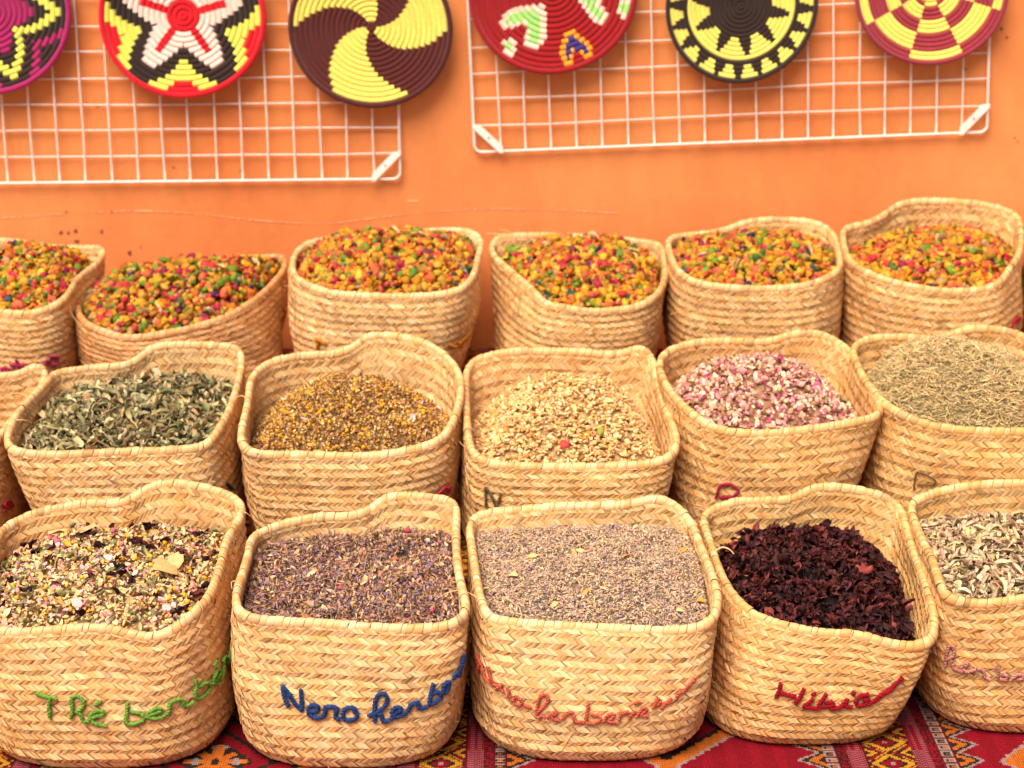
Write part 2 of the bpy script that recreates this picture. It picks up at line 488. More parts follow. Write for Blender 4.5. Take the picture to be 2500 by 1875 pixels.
def pat_red(r, a):
    col = np.empty(r.shape + (3,)); col[:] = (0.30, 0.006, 0.010)
    x = 1101 + 1085 * r * np.cos(np.radians(a)); y = -121 - 1085 * r * np.sin(np.radians(a))
    G = (0.32, 0.66, 0.18); Wt = (0.85, 0.60, 0.48); NV = (0.045, 0.030, 0.17); OR = (0.80, 0.30, 0.015)
    for o, i, co, ci in (
        ([(420, 290), (460, 180), (580, 110), (700, 75), (930, 60), (1025, 130), (1020, 220), (1015, 530), (930, 600), (860, 650), (730, 590), (730, 420), (800, 370), (700, 280), (640, 350), (480, 350)],
         [(490, 290), (540, 180), (700, 135), (880, 130), (940, 200), (940, 520), (850, 580), (800, 540), (800, 400), (740, 260), (600, 290)], Wt, G),
        ([(380, 520), (540, 480), (635, 550), (620, 620), (610, 680), (570, 710), (530, 690)], [(430, 560), (530, 540), (565, 600), (550, 650), (520, 660)], Wt, G),
        ([(1265, 420), (1370, 380), (1450, 460), (1550, 540), (1610, 580), (1610, 680), (1620, 740), (1540, 790), (1500, 720), (1440, 690), (1370, 710), (1380, 770), (1340, 860), (1260, 870), (1230, 800), (1180, 740), (1190, 660), (1220, 580)],
         [(1330, 470), (1420, 520), (1560, 620), (1560, 710), (1460, 650), (1340, 670), (1310, 790), (1255, 730), (1290, 560)], OR, NV),
        ([(1430, 0), (1430, -70), (1730, -70), (1720, 60), (1780, 120), (1810, 180), (1840, 260), (1790, 325), (1700, 320), (1620, 280), (1560, 180), (1480, 80)],
         [(1510, 0), (1510, -70), (1650, -70), (1660, 90), (1740, 180), (1765, 260), (1700, 265), (1640, 220), (1560, 90)], Wt, G),
        ([(1920, 30), (2000, -10), (2130, -10), (2100, 120), (2050, 270), (1980, 240), (1950, 190), (1910, 130)], [(1980, 70), (2110, 40), (2080, 180), (2030, 200), (1970, 130)], Wt, G)):
        col[inside(o, x, y)] = co; col[inside(i, x, y)] = ci
    return col
def pat_sun(r, a):
    col = np.empty(r.shape + (3,)); col[:] = CB
    k = np.abs(angd(a + 100, np.round((a + 100) / 36) * 36))
    col[(r > 0.385) & (k < np.interp(r, [0.385, 0.66], [4.5, 16.5])) & (r < 0.70)] = CYG
    col[(r > 0.645) & (r < 0.71)] = CYG
    k2 = np.abs(angd(a + 101, np.round((a + 101) / 18) * 18))
    col[(r > 0.76) & (k2 < np.interp(r, [0.76, 0.92], [2.2, 7.0])) & (r < 0.935)] = CYG
    return col
def pat_check(r, a):
    col = np.empty(r.shape + (3,)); col[:] = (0.30, 0.030, 0.045)
    w = np.floor((a + 62.5 + 16 * np.clip(0.35 - r, 0, 1)) / 45).astype(int) % 2
    ring = np.digitize(r, [0.227, 0.40, 0.60, 0.80])
    yel = ((ring + w) % 2 == 1) | (r < 0.16)
    col[yel & (r < 0.93)] = CYG
    return col

def plate(label, cpx, Rpx, nring, pat, rimcol, spin=0.0):
    Yp = WALL_Y - 0.050
    c = at_y(S(cpx), np.array(Yp))
    axd = Yp * CP + (CAM_H - c[2]) * SP
    R = Rpx * 0.4096 / FPX * axd
    root = thing("coiled_plate", label, "woven plate", tuple(c), "coiled plates hung on the wire racks")
    pitch = R / nring
    nseg, sub = 264, 5
    fr = (np.arange(sub) + 0.5) / sub
    rr = np.concatenate([[1e-4]] + [(i + np.r_[0.02, fr, 0.98]) * pitch for i in range(nring - 1)])
    rid = np.concatenate([[0]] + [np.full(sub + 2, i) for i in range(nring - 1)])
    ff = np.concatenate([[0.5]] + [np.r_[0.0, fr, 1.0] for i in range(nring - 1)])
    aa = np.linspace(0, 360, nseg, endpoint=False)
    A, RR = np.meshgrid(aa, rr, indexing='ij'); _, RI = np.meshgrid(aa, rid, indexing='ij'); _, FF = np.meshgrid(aa, ff, indexing='ij')
    bump = np.sqrt(np.clip(1 - (2 * FF - 1) ** 2, 0, 1)) * pitch * 0.34
    spiral = pitch * (A / 360.0) * 0.0
    dish = 0.020 * (1 - (RR / R) ** 2)
    lump = 0.0022 * np.sin(np.radians(A) * 2 + 1 + spin) * RR / R
    col = pat((RI + 0.5) / nring, ((A - 1e-6 + 180) % 360) - 180)
    fade = 1 + 0.06 * np.sin(RI * 2.1 + A * 0.05)
    col = col * fade[..., None] * (0.92 + 0.16 * RNG.random(col.shape[:2]))[..., None]
    X = c[0] + (RR + spiral) * np.cos(np.radians(A)); Z = c[2] + (RR + spiral) * np.sin(np.radians(A))
    # a little out of round, as hand coiled plates are
    oo = 1 + 0.012 * np.sin(np.radians(A) * 2 + spin) + 0.006 * np.sin(np.radians(A) * 3 + 2 * spin)
    X = c[0] + (X - c[0]) * oo; Z = c[2] + (Z - c[2]) * oo
    Y = c[1] + dish - bump + lump
    m = MB()
    # split every angular step so colours change sharply
    P = np.stack([X, Y, Z], -1)
    P2 = np.roll(P, -1, 0)
    quad = np.stack([P, P2], 1)                       # (nseg,2,nr,3)
    m2c = np.repeat(col[:, None], 2, 1)
    n, _, k = quad.shape[:3]
    i = np.arange(k - 1)
    q = np.stack([i, i + 1, k + i + 1, k + i], -1)
    q = (q[None] + (np.arange(n) * 2 * k)[:, None, None]).reshape(-1, 4)
    m.add(quad.reshape(-1, 3), q=q, c=m2c.reshape(-1, 3))
    back = np.stack([np.stack([X[:, -1], np.full(nseg, c[1] + 0.008), Z[:, -1]], -1), np.repeat(np.array([[c[0], c[1] + 0.030, c[2]]]), nseg, 0)], 1)
    m.grid(back, (0.08, 0.05, 0.04), wrap=True)
    m.build("coiled_disc", M_PLATE, root, tuple(c))
    t = MB()
    a = np.radians(np.linspace(0, 360, 200, endpoint=False))
    oo = 1 + 0.012 * np.sin(a * 2 + spin) + 0.006 * np.sin(a * 3 + 2 * spin)
    rm = (R - pitch * 0.5)
    pts = np.stack([c[0] + rm * oo * np.cos(a), c[1] + 0.001 + 0.0022 * np.sin(a * 2 + 1 + spin), c[2] + rm * oo * np.sin(a)], -1)
    t.tube(pts, pitch * 0.54 * (1 + 0.03 * RNG.normal(size=200)), rimcol, 10, closed=True)
    t.build("rim", M_PLATE, root, tuple(c))

plate("magenta edged coiled plate with black and yellow pattern, cut off at the left edge", (-28, 31), 200, 15, pat_magenta, CM, 0.4)
plate("red edged coiled plate with a white five pointed star on black", (444, 40), 203, 15, pat_star, CR, 1.2)
plate("dark brown coiled plate with three curved yellow blades", (905, 68), 199, 16, pat_blades, (0.075, 0.014, 0.013), 2.0)
plate("deep red coiled plate with pale green arrows and one navy arrow", (1349, -23), 206, 15, pat_red, (0.30, 0.006, 0.012), 0.9)
plate("black coiled plate with a yellow ring and toothed yellow triangles", (1811, 17), 186, 17, pat_sun, CB * 1.1, 0.2)
plate("maroon and yellow chequered coiled plate near the right end of the wall", (2276, -25), 187, 17, pat_check, (0.27, 0.028, 0.05), 1.6)

# ------------------------------------------------------------------ baskets
STRAW = np.array([[0.67, 0.394, 0.160], [0.72, 0.462, 0.215], [0.64, 0.338, 0.113], [0.69, 0.422, 0.180], [0.60, 0.322, 0.116]])
STRAW_W = np.array([0.32, 0.22, 0.18, 0.2, 0.08])

def straw_cols(n, rng, tone):
    c = STRAW[rng.choice(5, n, p=STRAW_W)] * (0.90 + 0.20 * rng.random((n, 1)))
    old = rng.random(n) < 0.035
    c[old] *= rng.uniform(0.55, 0.85, (old.sum(), 1))
    pale = rng.random(n) < 0.05
    c[pale] *= np.array([1.06, 1.13, 1.28])
    return np.clip(c * tone, 0, 0.9)

def yarn(mb, run, rad, col):
    """two plies twisted round each other, with stray wool fibres"""
    P = np.array(run); d = np.r_[0, np.cumsum(np.linalg.norm(np.diff(P, axis=0), axis=1))]
    n = max(8, int(d[-1] / 0.0016)); t = np.linspace(0, d[-1], n)
    P = np.stack([np.interp(t, d, P[:, i]) for i in range(3)], -1)
    T = np.gradient(P, axis=0); T /= np.linalg.norm(T, axis=1)[:, None] + 1e-9
    N = np.cross(T, [0, 1.0, 0.01]); N /= np.linalg.norm(N, axis=1)[:, None] + 1e-9
    B = np.cross(T, N)
    for k in (0, PI):
        a = t / 0.011 * 2 * PI + k
        off = (np.cos(a)[:, None] * N + np.sin(a)[:, None] * B * 0.6) * rad * 0.62
        c = np.clip(col * (0.78 + 0.44 * RNG.random((n, 1))), 0, 1)
        mb.tube(P + off, rad * (0.72 + 0.36 * RNG.random(n)), c.repeat(6, 0), 6)
    for _ in range(int(d[-1] / 0.0022)):
        i = RNG.integers(0, n); v = N[i] * RNG.normal(0, 1) + np.array([0, -0.35, 0]) + T[i] * RNG.normal(0, 0.8)
        v /= np.linalg.norm(v); x = np.linspace(0, 1, 4)[:, None]
        mb.tube(P[i] + v * x * rad * RNG.uniform(1.2, 2.2) + T[i] * x ** 2 * rad, 0.00045, col * 1.1, 3)

class Basket:
    def __init__(s, trace, Yf, D, z0, base_u, seed, base_dY=0.015, tone=(1, 1, 1), nrows=28, bd=0.90):
        s.rng = np.random.default_rng(seed); s.tone = np.array(tone); s.z0 = z0; s.Yf = Yf; s.D = D
        tr = np.asarray(trace, float)
        # dense resample, smooth
        cl = np.r_[tr, tr[:1]]
        d = np.r_[0, np.cumsum(np.hypot(*np.diff(cl, axis=0).T))]
        n = 720; t = np.linspace(0, d[-1], n, endpoint=False)
        p = np.stack([np.interp(t, d, cl[:, 0]), np.interp(t, d, cl[:, 1])], -1)
        k = np.exp(-0.5 * (np.arange(-18, 19) / 6.0) ** 2); k /= k.sum()
        p = np.stack([np.convolve(np.r_[p[-18:, i], p[:, i], p[:18, i]], k, 'valid') for i in (0, 1)], -1)
        vmin, vmax = p[:, 1].min(), p[:, 1].max()
        yn = (vmax - p[:, 1]) / (vmax - vmin) * 2 - 1
        Y = Yf + D / 2 + D / 2 * np.sin(PI / 2 * yn)
        R = at_y(p, Y)
        area = 0.5 * np.sum(R[:, 0] * np.roll(R[:, 1], -1) - np.roll(R[:, 0], -1) * R[:, 1])
        if area < 0: R = R[::-1]
        N = 256
        dl = np.linalg.norm(np.diff(np.r_[R, R[:1]], axis=0), axis=1); dd = np.r_[0, np.cumsum(dl)]
        t = np.linspace(0, dd[-1], N, endpoint=False); Rc = np.r_[R, R[:1]]
        s.R = np.stack([np.interp(t, dd, Rc[:, i]) for i in range(3)], -1)
        s.perim = dd[-1]; s.N = N
        # base
        zc = CAM_H - z0; Yc = Yf + base_dY + D * bd / 2
        axd = Yc * CP + zc * SP
        x0 = (base_u[0] - 512) / FPX * axd; x1 = (base_u[1] - 512) / FPX * axd
        s.Bc = np.array([(x0 + x1) / 2, Yc, z0])
        hw, hd = (x1 - x0) / 2, D * bd / 2
        rc = np.array([(s.R[:, 0].min() + s.R[:, 0].max()) / 2, Yf + D / 2])
        W = s.R[:, 0].max() - s.R[:, 0].min()
        ph = np.arctan2((s.R[:, 1] - rc[1]) / D, (s.R[:, 0] - rc[0]) / W)
        cs, sn = np.cos(ph), np.sin(ph)
        rr = 1 / (np.abs(cs) ** 2.7 + np.abs(sn) ** 2.7) ** (1 / 2.7)
        s.B = np.stack([s.Bc[0] + hw * rr * cs, s.Bc[1] + hd * rr * sn, np.full(N, z0 + 0.004)], -1)
        s.nrows = nrows
        s.ph = s.rng.random(6) * 6.28
        s.tot = s.nrows
    def _i(s, A, t):
        x = (np.asarray(t) % 1.0) * s.N; i = np.floor(x).astype(int) % s.N; f = (x - np.floor(x))[..., None]
        return A[i] * (1 - f) + A[(i + 1) % s.N] * f
    def P(s, t, sv):
        t = np.asarray(t, float); sv = np.clip(np.asarray(sv, float), 0, 1.02)
        t, sv = np.broadcast_arrays(t, sv)
        R, B = s._i(s.R, t), s._i(s.B, t)
        g = (sv ** 0.85)[..., None]
        xy = B[..., :2] + (R[..., :2] - B[..., :2]) * g
        z = B[..., 2] + (R[..., 2] - B[..., 2]) * sv
        c = np.clip(1 - sv / 0.13, 0, 1) ** 2 * 0.09
        v = xy - s.Bc[:2]
        v = v * (1 - c)[..., None]
        u = v / (np.linalg.norm(v, axis=-1)[..., None] + 1e-9)
        env = np.sin(PI * np.clip(sv, 0, 1))
        wob = 0.0045 * np.sin(2 * PI * 2 * t + s.ph[0] + 2 * sv) + 0.0030 * np.sin(2 * PI * 5 * t + s.ph[1] + 4 * sv) + 0.0016 * np.sin(2 * PI * 11 * t + s.ph[2] + 9 * sv)
        v = v + u * (env * (0.010 + wob))[..., None]
        return np.concatenate([s.Bc[:2] + v, z[..., None]], -1)
    def frame(s, t, sv):
        e = 2e-3
        p = s.P(t, sv)
        dt = s.P(np.asarray(t) + e, sv) - s.P(np.asarray(t) - e, sv)
        ds = s.P(t, np.clip(np.asarray(sv) + 0.01, 0, 1)) - s.P(t, np.clip(np.asarray(sv) - 0.01, 0, 1))
        n = np.cross(dt, ds); n /= np.linalg.norm(n, axis=-1)[..., None] + 1e-12
        return p, n
    def strands(s, mb, inner, r0, pitch):
        K = int(round(s.perim / pitch)); rng = s.rng
        rows = np.arange(r0, s.nrows)
        r, k = [a.ravel() for a in np.meshgrid(rows, np.arange(K), indexing='ij')]
        n = len(r)
        a = np.array([-0.5, -0.2, 0.2, 0.5]); b = np.array([-0.58, -0.1, 0.55])
        A, Bb = np.meshgrid(a, b, indexing='ij')
        dirn = np.where(r % 2 == 0, 1.0, -1.0) * (-1 if inner else 1)
        wj = 1.03 + 0.06 * rng.normal(size=n)
        sl = 1.02 + 0.12 * rng.normal(size=n)
        off = 0.10 * rng.normal(size=n)
        tt = (k[:, None, None] + 0.5 + off[:, None, None] + A[None] * wj[:, None, None] + (dirn * sl)[:, None, None] * Bb[None] + 0.37 * (r // 2)[:, None, None]) / K
        wav = 0.10 * np.sin(2 * PI * 3 * tt + s.ph[3]) + 0.12 * np.sin(2 * PI * 7 * tt + s.ph[4] + r[:, None, None] * 0.7)
        sv = (r[:, None, None] + 0.5 + Bb[None] * (1.02 + 0.06 * rng.normal(size=n))[:, None, None] + wav * 0.6) / s.nrows * 0.985
        band = np.abs(np.sin(PI * ((sv * s.nrows / 0.985) / 2.0)))
        # the spine end of each leaf lies on top, the seam end is tucked in
        spine = np.where(r % 2 == 0, 1.0, -1.0)[:, None, None] * Bb[None]
        h = 0.0010 + 0.0009 * np.cos(PI * A[None]) ** 0.7 + 0.0015 * band + 0.0005 * spine + 0.0008 * rng.normal(size=n)[:, None, None] * 0.6
        lift = 0.0007 * (A[None] * np.sign(rng.normal(size=n))[:, None, None])
        p, nn = s.frame(tt, sv)
        if inner: V = p - nn * (0.0072 + h + lift)[..., None]
        else: V = p + nn * (h + lift)[..., None]
        c = straw_cols(n, rng, s.tone)
        # whole lengths of plait come from paler or browner leaf
        bnd = r // 2
        bt = 1 + 0.10 * np.sin(bnd * 1.7 + s.ph[5]) + 0.05 * np.sin(k / K * 2 * PI * 2 + bnd)
        c = c * bt[:, None]
        mb.patches(V, c, flip=not inner)
    def build(s, label, group, inner_from=0.3, pitch=0.0106, lettering=None, fibres=2, ends=()):
        loc = (s.Bc[0], s.Bc[1], s.z0)
        root = thing("woven_basket", label, "basket", loc, group)
        mb = MB()
        t = np.linspace(0, 1, 128, endpoint=False)[:, None]; sv = np.linspace(0, 1, 26)[None]
        p, nn = s.frame(np.broadcast_to(t, (128, 26)), np.broadcast_to(sv, (128, 26)))
        dark = np.array([0.50, 0.265, 0.105]) * s.tone
        mb.grid(p - nn * 0.0005, dark, wrap=True)
        mb.grid(p - nn * 0.0072, dark * 1.15, wrap=True, flip=True)
        ring = p[:, 0]
        mb.add(np.r_[ring, [s.Bc + np.array([0, 0, 0.004])]], t=[(128, (j + 1) % 128, j) for j in range(128)], c=dark)
        ctr = p[:, 1].mean(0)
        mb.add(np.r_[p[:, 1] * 0.97 + ctr * 0.03, [ctr]], t=[(128, j, (j + 1) % 128) for j in range(128)], c=dark)
        s.strands(mb, False, 0, pitch)
        s.strands(mb, True, int(s.nrows * inner_from), pitch)
        for _ in range(34):
            tt = s.rng.random(); ss = s.rng.random() * 0.9 + 0.05
            q, nq = s.frame(np.array(tt), np.array(ss))
            dv = nq * (0.25 + 0.4 * s.rng.random()) + np.array([s.rng.normal(0, 0.6), 0, s.rng.normal(0, 0.6)])
            L = 0.010 + 0.014 * s.rng.random(); x = np.linspace(0, 1, 5)[:, None]
            mb.tube(q + nq * 0.001 + dv * L * x - nq * 0.5 * L * x ** 2, 0.0008, STRAW[0], 4)
        mb.build("woven_body", M_STRAW, root, loc)
        s.bvh = BVHTree.FromPolygons([tuple(x) for x in (p + nn * 0.001).reshape(-1, 3)],
                                     [(i * 26 + j, ((i + 1) % 128) * 26 + j, ((i + 1) % 128) * 26 + j + 1, i * 26 + j + 1) for i in range(128) for j in range(25)])
        # rim: strips wrapped around a core
        K = int(s.perim / 0.0125); rng = s.rng
        bounds = (np.arange(K + 1) + np.r_[0, 0.26 * rng.normal(size=K - 1), 0]) / K
        na = 13
        ang = np.linspace(-0.15 * PI, 2.15 * PI * 0.5 + 0.15 * PI, na)      # from outside, over the top, to inside
        ang = np.linspace(-0.42 * PI, 1.42 * PI, na)
        f = np.array([0.03, 0.2, 0.5, 0.8, 0.97])
        sl = 0.30
        T = bounds[:-1, None, None] + (bounds[1:] - bounds[:-1])[:, None, None] * f[None, :, None] + (sl * (1 + 0.25 * rng.normal(size=K)))[:, None, None] * (ang[None, None] / PI - 0.5) / K * 1.6
        R = s._i(s.R, T); Tn = s._i(s.R, T + 0.006) - s._i(s.R, T - 0.006)
        Tn /= np.linalg.norm(Tn, axis=-1)[..., None]
        up = np.array([0, 0, 1.0]) - Tn * Tn[..., 2:3]; up /= np.linalg.norm(up, axis=-1)[..., None]
        out = np.cross(Tn, up)
        bul = (0.91 + 0.10 * np.sin(PI * f) ** 0.6)[None, :, None] * (1 + 0.05 * rng.normal(size=K))[:, None, None]
        h, w = 0.0102, 0.0078
        ca, sa = np.cos(ang)[None, None, :, None], np.sin(ang)[None, None, :, None]
        V = R + up * (-0.006) + bul[..., None] * (out * ca * w + up * sa * h) - out * 0.0030
        c = straw_cols(K, rng, s.tone * np.array([1.06, 1.08, 1.12]))
        rm = MB(); rm.patches(V, c)
        on = s.R - s.Bc; on[:, 2] = 0; on /= np.linalg.norm(on, axis=1)[:, None]
        core = s.R + np.array([0, 0, -0.007]) - on * 0.0042
        rm.tube(core, 0.0058, dark, 8, closed=True)
        rm.build("wrapped_rim", M_STRAW, root, loc)
        # leaf ends sticking out of the rim
        for _ in range(fibres):
            fb = MB()
            tt = rng.random(); q = s._i(s.R, tt); o = q - s.Bc; o[2] = 0; o /= np.linalg.norm(o)
            L = 0.018 + 0.026 * rng.random(); dv = o * rng.normal(0.3, 0.5) + np.array([rng.normal(0, 0.6), rng.normal(0, 0.3), 0.4 + 0.4 * rng.random()])
            x = np.linspace(0, 1, 9)[:, None]
            pts = q - np.array([0, 0, 0.004]) + dv * L * x + np.array([0, 0, -0.7]) * L * x ** 2 + np.cross(dv, [0, 0, 1]) * 0.3 * L * np.sin(PI * x)
            fb.tube(pts, 0.0013 * np.linspace(1, 0.4, 9), STRAW[1] * 1.05, 4)
            fb.build("straw_end", M_STRAW, root, loc)
        for px in ends:
            fb = MB()
            px = np.asarray(px, float); i0 = np.argmin(np.abs(proj(s.R) - px[0]).sum(1)); Yb = s.R[i0, 1]
            d = np.r_[0, np.cumsum(np.hypot(*np.diff(px, axis=0).T))]; x = np.linspace(0, d[-1], 10)
            pp = np.stack([np.interp(x, d, px[:, 0]), np.interp(x, d, px[:, 1])], -1)
            pp = np.stack([np.convolve(np.pad(pp[:, i], 1, mode='edge'), np.ones(3) / 3, 'valid') for i in (0, 1)], -1)
            fb.tube(at_y(pp, Yb + np.linspace(0, -0.02, 10)), 0.0022 * np.linspace(1, 0.35, 10), STRAW[1] * 1.12, 5)
            fb.build("straw_end", M_STRAW, root, loc)
        if lettering:
            strokes, col, rad = lettering; rad *= 0.86; col = np.asarray(col) * 0.85
            for st in strokes:
                y = MB(); ok = 0
                st = np.asarray(st, float)
                d = np.r_[0, np.cumsum(np.hypot(*np.diff(st, axis=0).T))]
                m = max(6, int(d[-1] / 0.9)); tt = np.linspace(0, d[-1], m)
                px = np.stack([np.interp(tt, d, st[:, 0]), np.interp(tt, d, st[:, 1])], -1)
                if m > 12:
                    kk = np.ones(5) / 5
                    px = np.stack([np.convolve(np.pad(px[:, i], 2, mode='edge'), kk, 'valid') for i in (0, 1)], -1)
                run = []
                for dr in ray(px):
                    dv = Vector(dr).normalized()
                    hit, nrm, _, _ = s.bvh.ray_cast(Vector((0, 0, CAM_H)), dv, 8.0)
                    if hit is None or nrm.dot(dv) > 0 or hit.z > 10:
                        if len(run) > 3: yarn(y, run, rad, col); ok += 1
                        run = []
                    else: run.append(np.array(hit) + np.array(nrm) * 0.0056)
                if len(run) > 3: yarn(y, run, rad, col); ok += 1
                if ok: y.build("embroidered_letter", M_YARN, root, loc)
        return root
    # ---- the heap inside
    def heap_setup(s, drop, peak_px, tilt=0.02, gamma=0.9, peak_f=0.55, shrink=0.0):
        front = s.R[np.argmin(s.R[:, 1])]
        s.zf = front[2] - drop
        M = 96; t = np.arange(M) / M
        R = s._i(s.R, t)
        fy = np.clip((R[:, 1] - s.Yf) / s.D, 0, 1)
        ze = s.zf + tilt * fy
        se = np.clip((ze - s.z0) / (R[:, 2] - s.z0), 0.1, 0.96)
        p, n = s.frame(t, se)
        s.E = p - n * (0.013 + shrink); s.E[:, 2] = s.z0 + (R[:, 2] - s.z0) * se
        Yp = s.Yf + s.D * peak_f
        s.peak = at_y(np.asarray(peak_px), np.array(Yp)); s.gam = gamma
        s.M = M
    def Q(s, t, rho):
        x = (t % 1.0) * s.M; i = np.floor(x).astype(int) % s.M; f = (x - np.floor(x))[..., None]
        E = s.E[i] * (1 - f) + s.E[(i + 1) % s.M] * f
        P = s.peak + (E - s.peak) * rho[..., None]
        P[..., 2] = E[..., 2] + (s.peak[2] - E[..., 2]) * (1 - rho ** (2 / s.gam))
        lum = 0.006 * np.sin(P[..., 0] * 47 + s.ph[0]) * np.sin(P[..., 1] * 41 + s.ph[1]) + 0.003 * np.sin(P[..., 0] * 110 + s.ph[2]) * np.sin(P[..., 1] * 97)
        P[..., 2] += lum * (1 - rho ** 4)
        return P
    def heap_mesh(s, col):
        mb = MB()
        t = np.linspace(0, 1, 96, endpoint=False); rho = np.linspace(0, 1, 18)
        T, Rr = np.meshgrid(t, rho, indexing='ij')
        P = s.Q(T, Rr); P[..., 2] -= 0.0075
        mb.grid(P, col, wrap=True, flip=False)
        return mb
    def scatter(s, n):
        d = s.E[:, :2] - s.peak[:2]; d2 = np.roll(d, -1, 0)
        a = np.abs(d[:, 0] * d2[:, 1] - d[:, 1] * d2[:, 0]); cum = np.r_[0, np.cumsum(a)] / a.sum()
        t = np.interp(s.rng.random(n), cum, np.arange(s.M + 1) / s.M)
        rg = np.linspace(0, 1, 200); mR = np.linalg.norm(d, axis=1).mean(); hz = s.peak[2] - s.E[:, 2].min()
        pdf = rg * np.sqrt(1 + (hz / mR * 2 / s.gam * rg ** (2 / s.gam - 1)) ** 2); cp_ = np.r_[0, np.cumsum(pdf)[:-1]]; cp_ /= cp_[-1]
        rho = np.interp(s.rng.random(n), cp_, rg) * 0.99
        return s.Q(t, rho)

# ---- piece templates
def ico(sub=1):
    ph = (1 + 5 ** 0.5) / 2
    v = [(-1, ph, 0), (1, ph, 0), (-1, -ph, 0), (1, -ph, 0), (0, -1, ph), (0, 1, ph), (0, -1, -ph), (0, 1, -ph), (ph, 0, -1), (ph, 0, 1), (-ph, 0, -1), (-ph, 0, 1)]
    f = [(0, 11, 5), (0, 5, 1), (0, 1, 7), (0, 7, 10), (0, 10, 11), (1, 5, 9), (5, 11, 4), (11, 10, 2), (10, 7, 6), (7, 1, 8), (3, 9, 4), (3, 4, 2), (3, 2, 6), (3, 6, 8), (3, 8, 9), (4, 9, 5), (2, 4, 11), (6, 2, 10), (8, 6, 7), (9, 8, 1)]
    v = [np.array(x, float) / np.linalg.norm(x) for x in v]
    for _ in range(sub):
        cache = {}; nf = []
        def mid(a, b):
            k = (min(a, b), max(a, b))
            if k not in cache:
                x = v[a] + v[b]; v.append(x / np.linalg.norm(x)); cache[k] = len(v) - 1
            return cache[k]
        for a, b, c in f:
            ab, bc, ca = mid(a, b), mid(b, c), mid(c, a)
            nf += [(a, ab, ca), (b, bc, ab), (c, ca, bc), (ab, bc, ca)]
        f = nf
    return np.array(v), np.array(f)
ICO0, ICO1 = ico(0), ico(1)

def gridtris(n, m):
    t = []
    for i in range(n - 1):
        for j in range(m - 1):
            a = i * m + j; t += [(a, a + m, a + m + 1), (a, a + m + 1, a + 1)]
    return np.array(t)

def leaf_t(rng, n=7, m=3, bend=1.5, curl=0.8, wavy=0.08, pointy=1.0):
    """leaf of length 1, lying along x, curled"""
    x = np.linspace(0, 1, n); w = (np.sin(PI * np.clip(x * 0.92 + 0.06, 0, 1)) ** pointy) * 0.5
    th = (x - 0.5) * bend
    cx = np.cumsum(np.r_[0, np.cos(th[1:]) * (1 / (n - 1))]); cz = np.cumsum(np.r_[0, np.sin(th[1:]) * (1 / (n - 1))])
    cx -= cx.mean(); cz -= cz.mean()
    y = np.linspace(-1, 1, m)
    V = np.zeros((n, m, 3))
    V[..., 0] = cx[:, None] + wavy * rng.normal(size=(n, m)) * 0.3
    V[..., 1] = w[:, None] * np.sin(y[None] * min(curl, 1.5)) / max(0.3, curl) * 1.0
    V[..., 2] = cz[:, None] + w[:, None] * (1 - np.cos(y[None] * curl)) * 1.1 + wavy * rng.normal(size=(n, m)) * 0.6
    return V.reshape(-1, 3), gridtris(n, m)

def needle_t(bend=0.3, seg=3):
    x = np.linspace(-0.5, 0.5, seg); z = bend * (0.25 - x ** 2)
    v = []
    for i in range(seg):
        for a in (0, 2 * PI / 3, 4 * PI / 3):
            v.append((x[i], 0.5 * math.cos(a), 0.5 * math.sin(a) + z[i] / 1.0))
    f = []
    for i in range(seg - 1):
        for j in range(3):
            a, b = i * 3 + j, i * 3 + (j + 1) % 3
            f += [(a, b, b + 3), (a, b + 3, a + 3)]
    f += [(0, 2, 1), (seg * 3 - 3, seg * 3 - 2, seg * 3 - 1)]
    return np.array(v), np.array(f)

def rough(tp, rng, amp):
    v, f = tp
    return v * (1 + amp * rng.normal(size=(len(v), 1))), f

def calyx_t(rng):
    """dried, crumpled flower cup: lobes shrivelled around a knob"""
    V, F, n = [], [], 0
    k = rng.integers(3, 5)
    for i in range(k):
        v, f = leaf_t(rng, 5, 3, rng.normal(0.3, 1.0), 1.3, 0.22, 0.7)
        v = v * np.array([1.0, 0.55, 0.8]) + np.array([0.38, 0, 0])
        a = rng.normal(0, 0.5) + (PI if i == k - 1 and rng.random() < 0.4 else 0); ca, sa = math.cos(a), math.sin(a)
        b = rng.normal(0, 0.5); cb, sb = math.cos(b), math.sin(b)
        v = v @ np.array([[1, 0, 0], [0, cb, -sb], [0, sb, cb]]).T
        v = v @ np.array([[ca, -sa, 0], [sa, ca, 0], [0, 0, 1]]).T
        V.append(v); F.append(f + n); n += len(v)
    v, f = rough(ICO0, rng, 0.2); V.append(v * np.array([0.16, 0.13, 0.13])); F.append(f + n)
    return np.concatenate(V), np.concatenate(F)

def bud_t(rng):
    """rosebud: knob with two or three cupped petals"""
    V, F, n = [], [], 0
    v, f = rough(ICO0, rng, 0.1); V.append(v * np.array([0.42, 0.30, 0.30])); F.append(f); n += len(v)
    for i in range(2):
        v, f = leaf_t(rng, 4, 3, 1.2, 1.1, 0.06, 0.5)
        a = rng.random() * 6.28; c, s_ = math.cos(a), math.sin(a)
        v = v * np.array([1.0, 0.9, 0.8]) + np.array([0.1, 0, -0.30])
        v = v @ np.array([[1, 0, 0], [0, c, -s_], [0, s_, c]]).T
        V.append(v); F.append(f + n); n += len(v)
    return np.concatenate(V), np.concatenate(F)

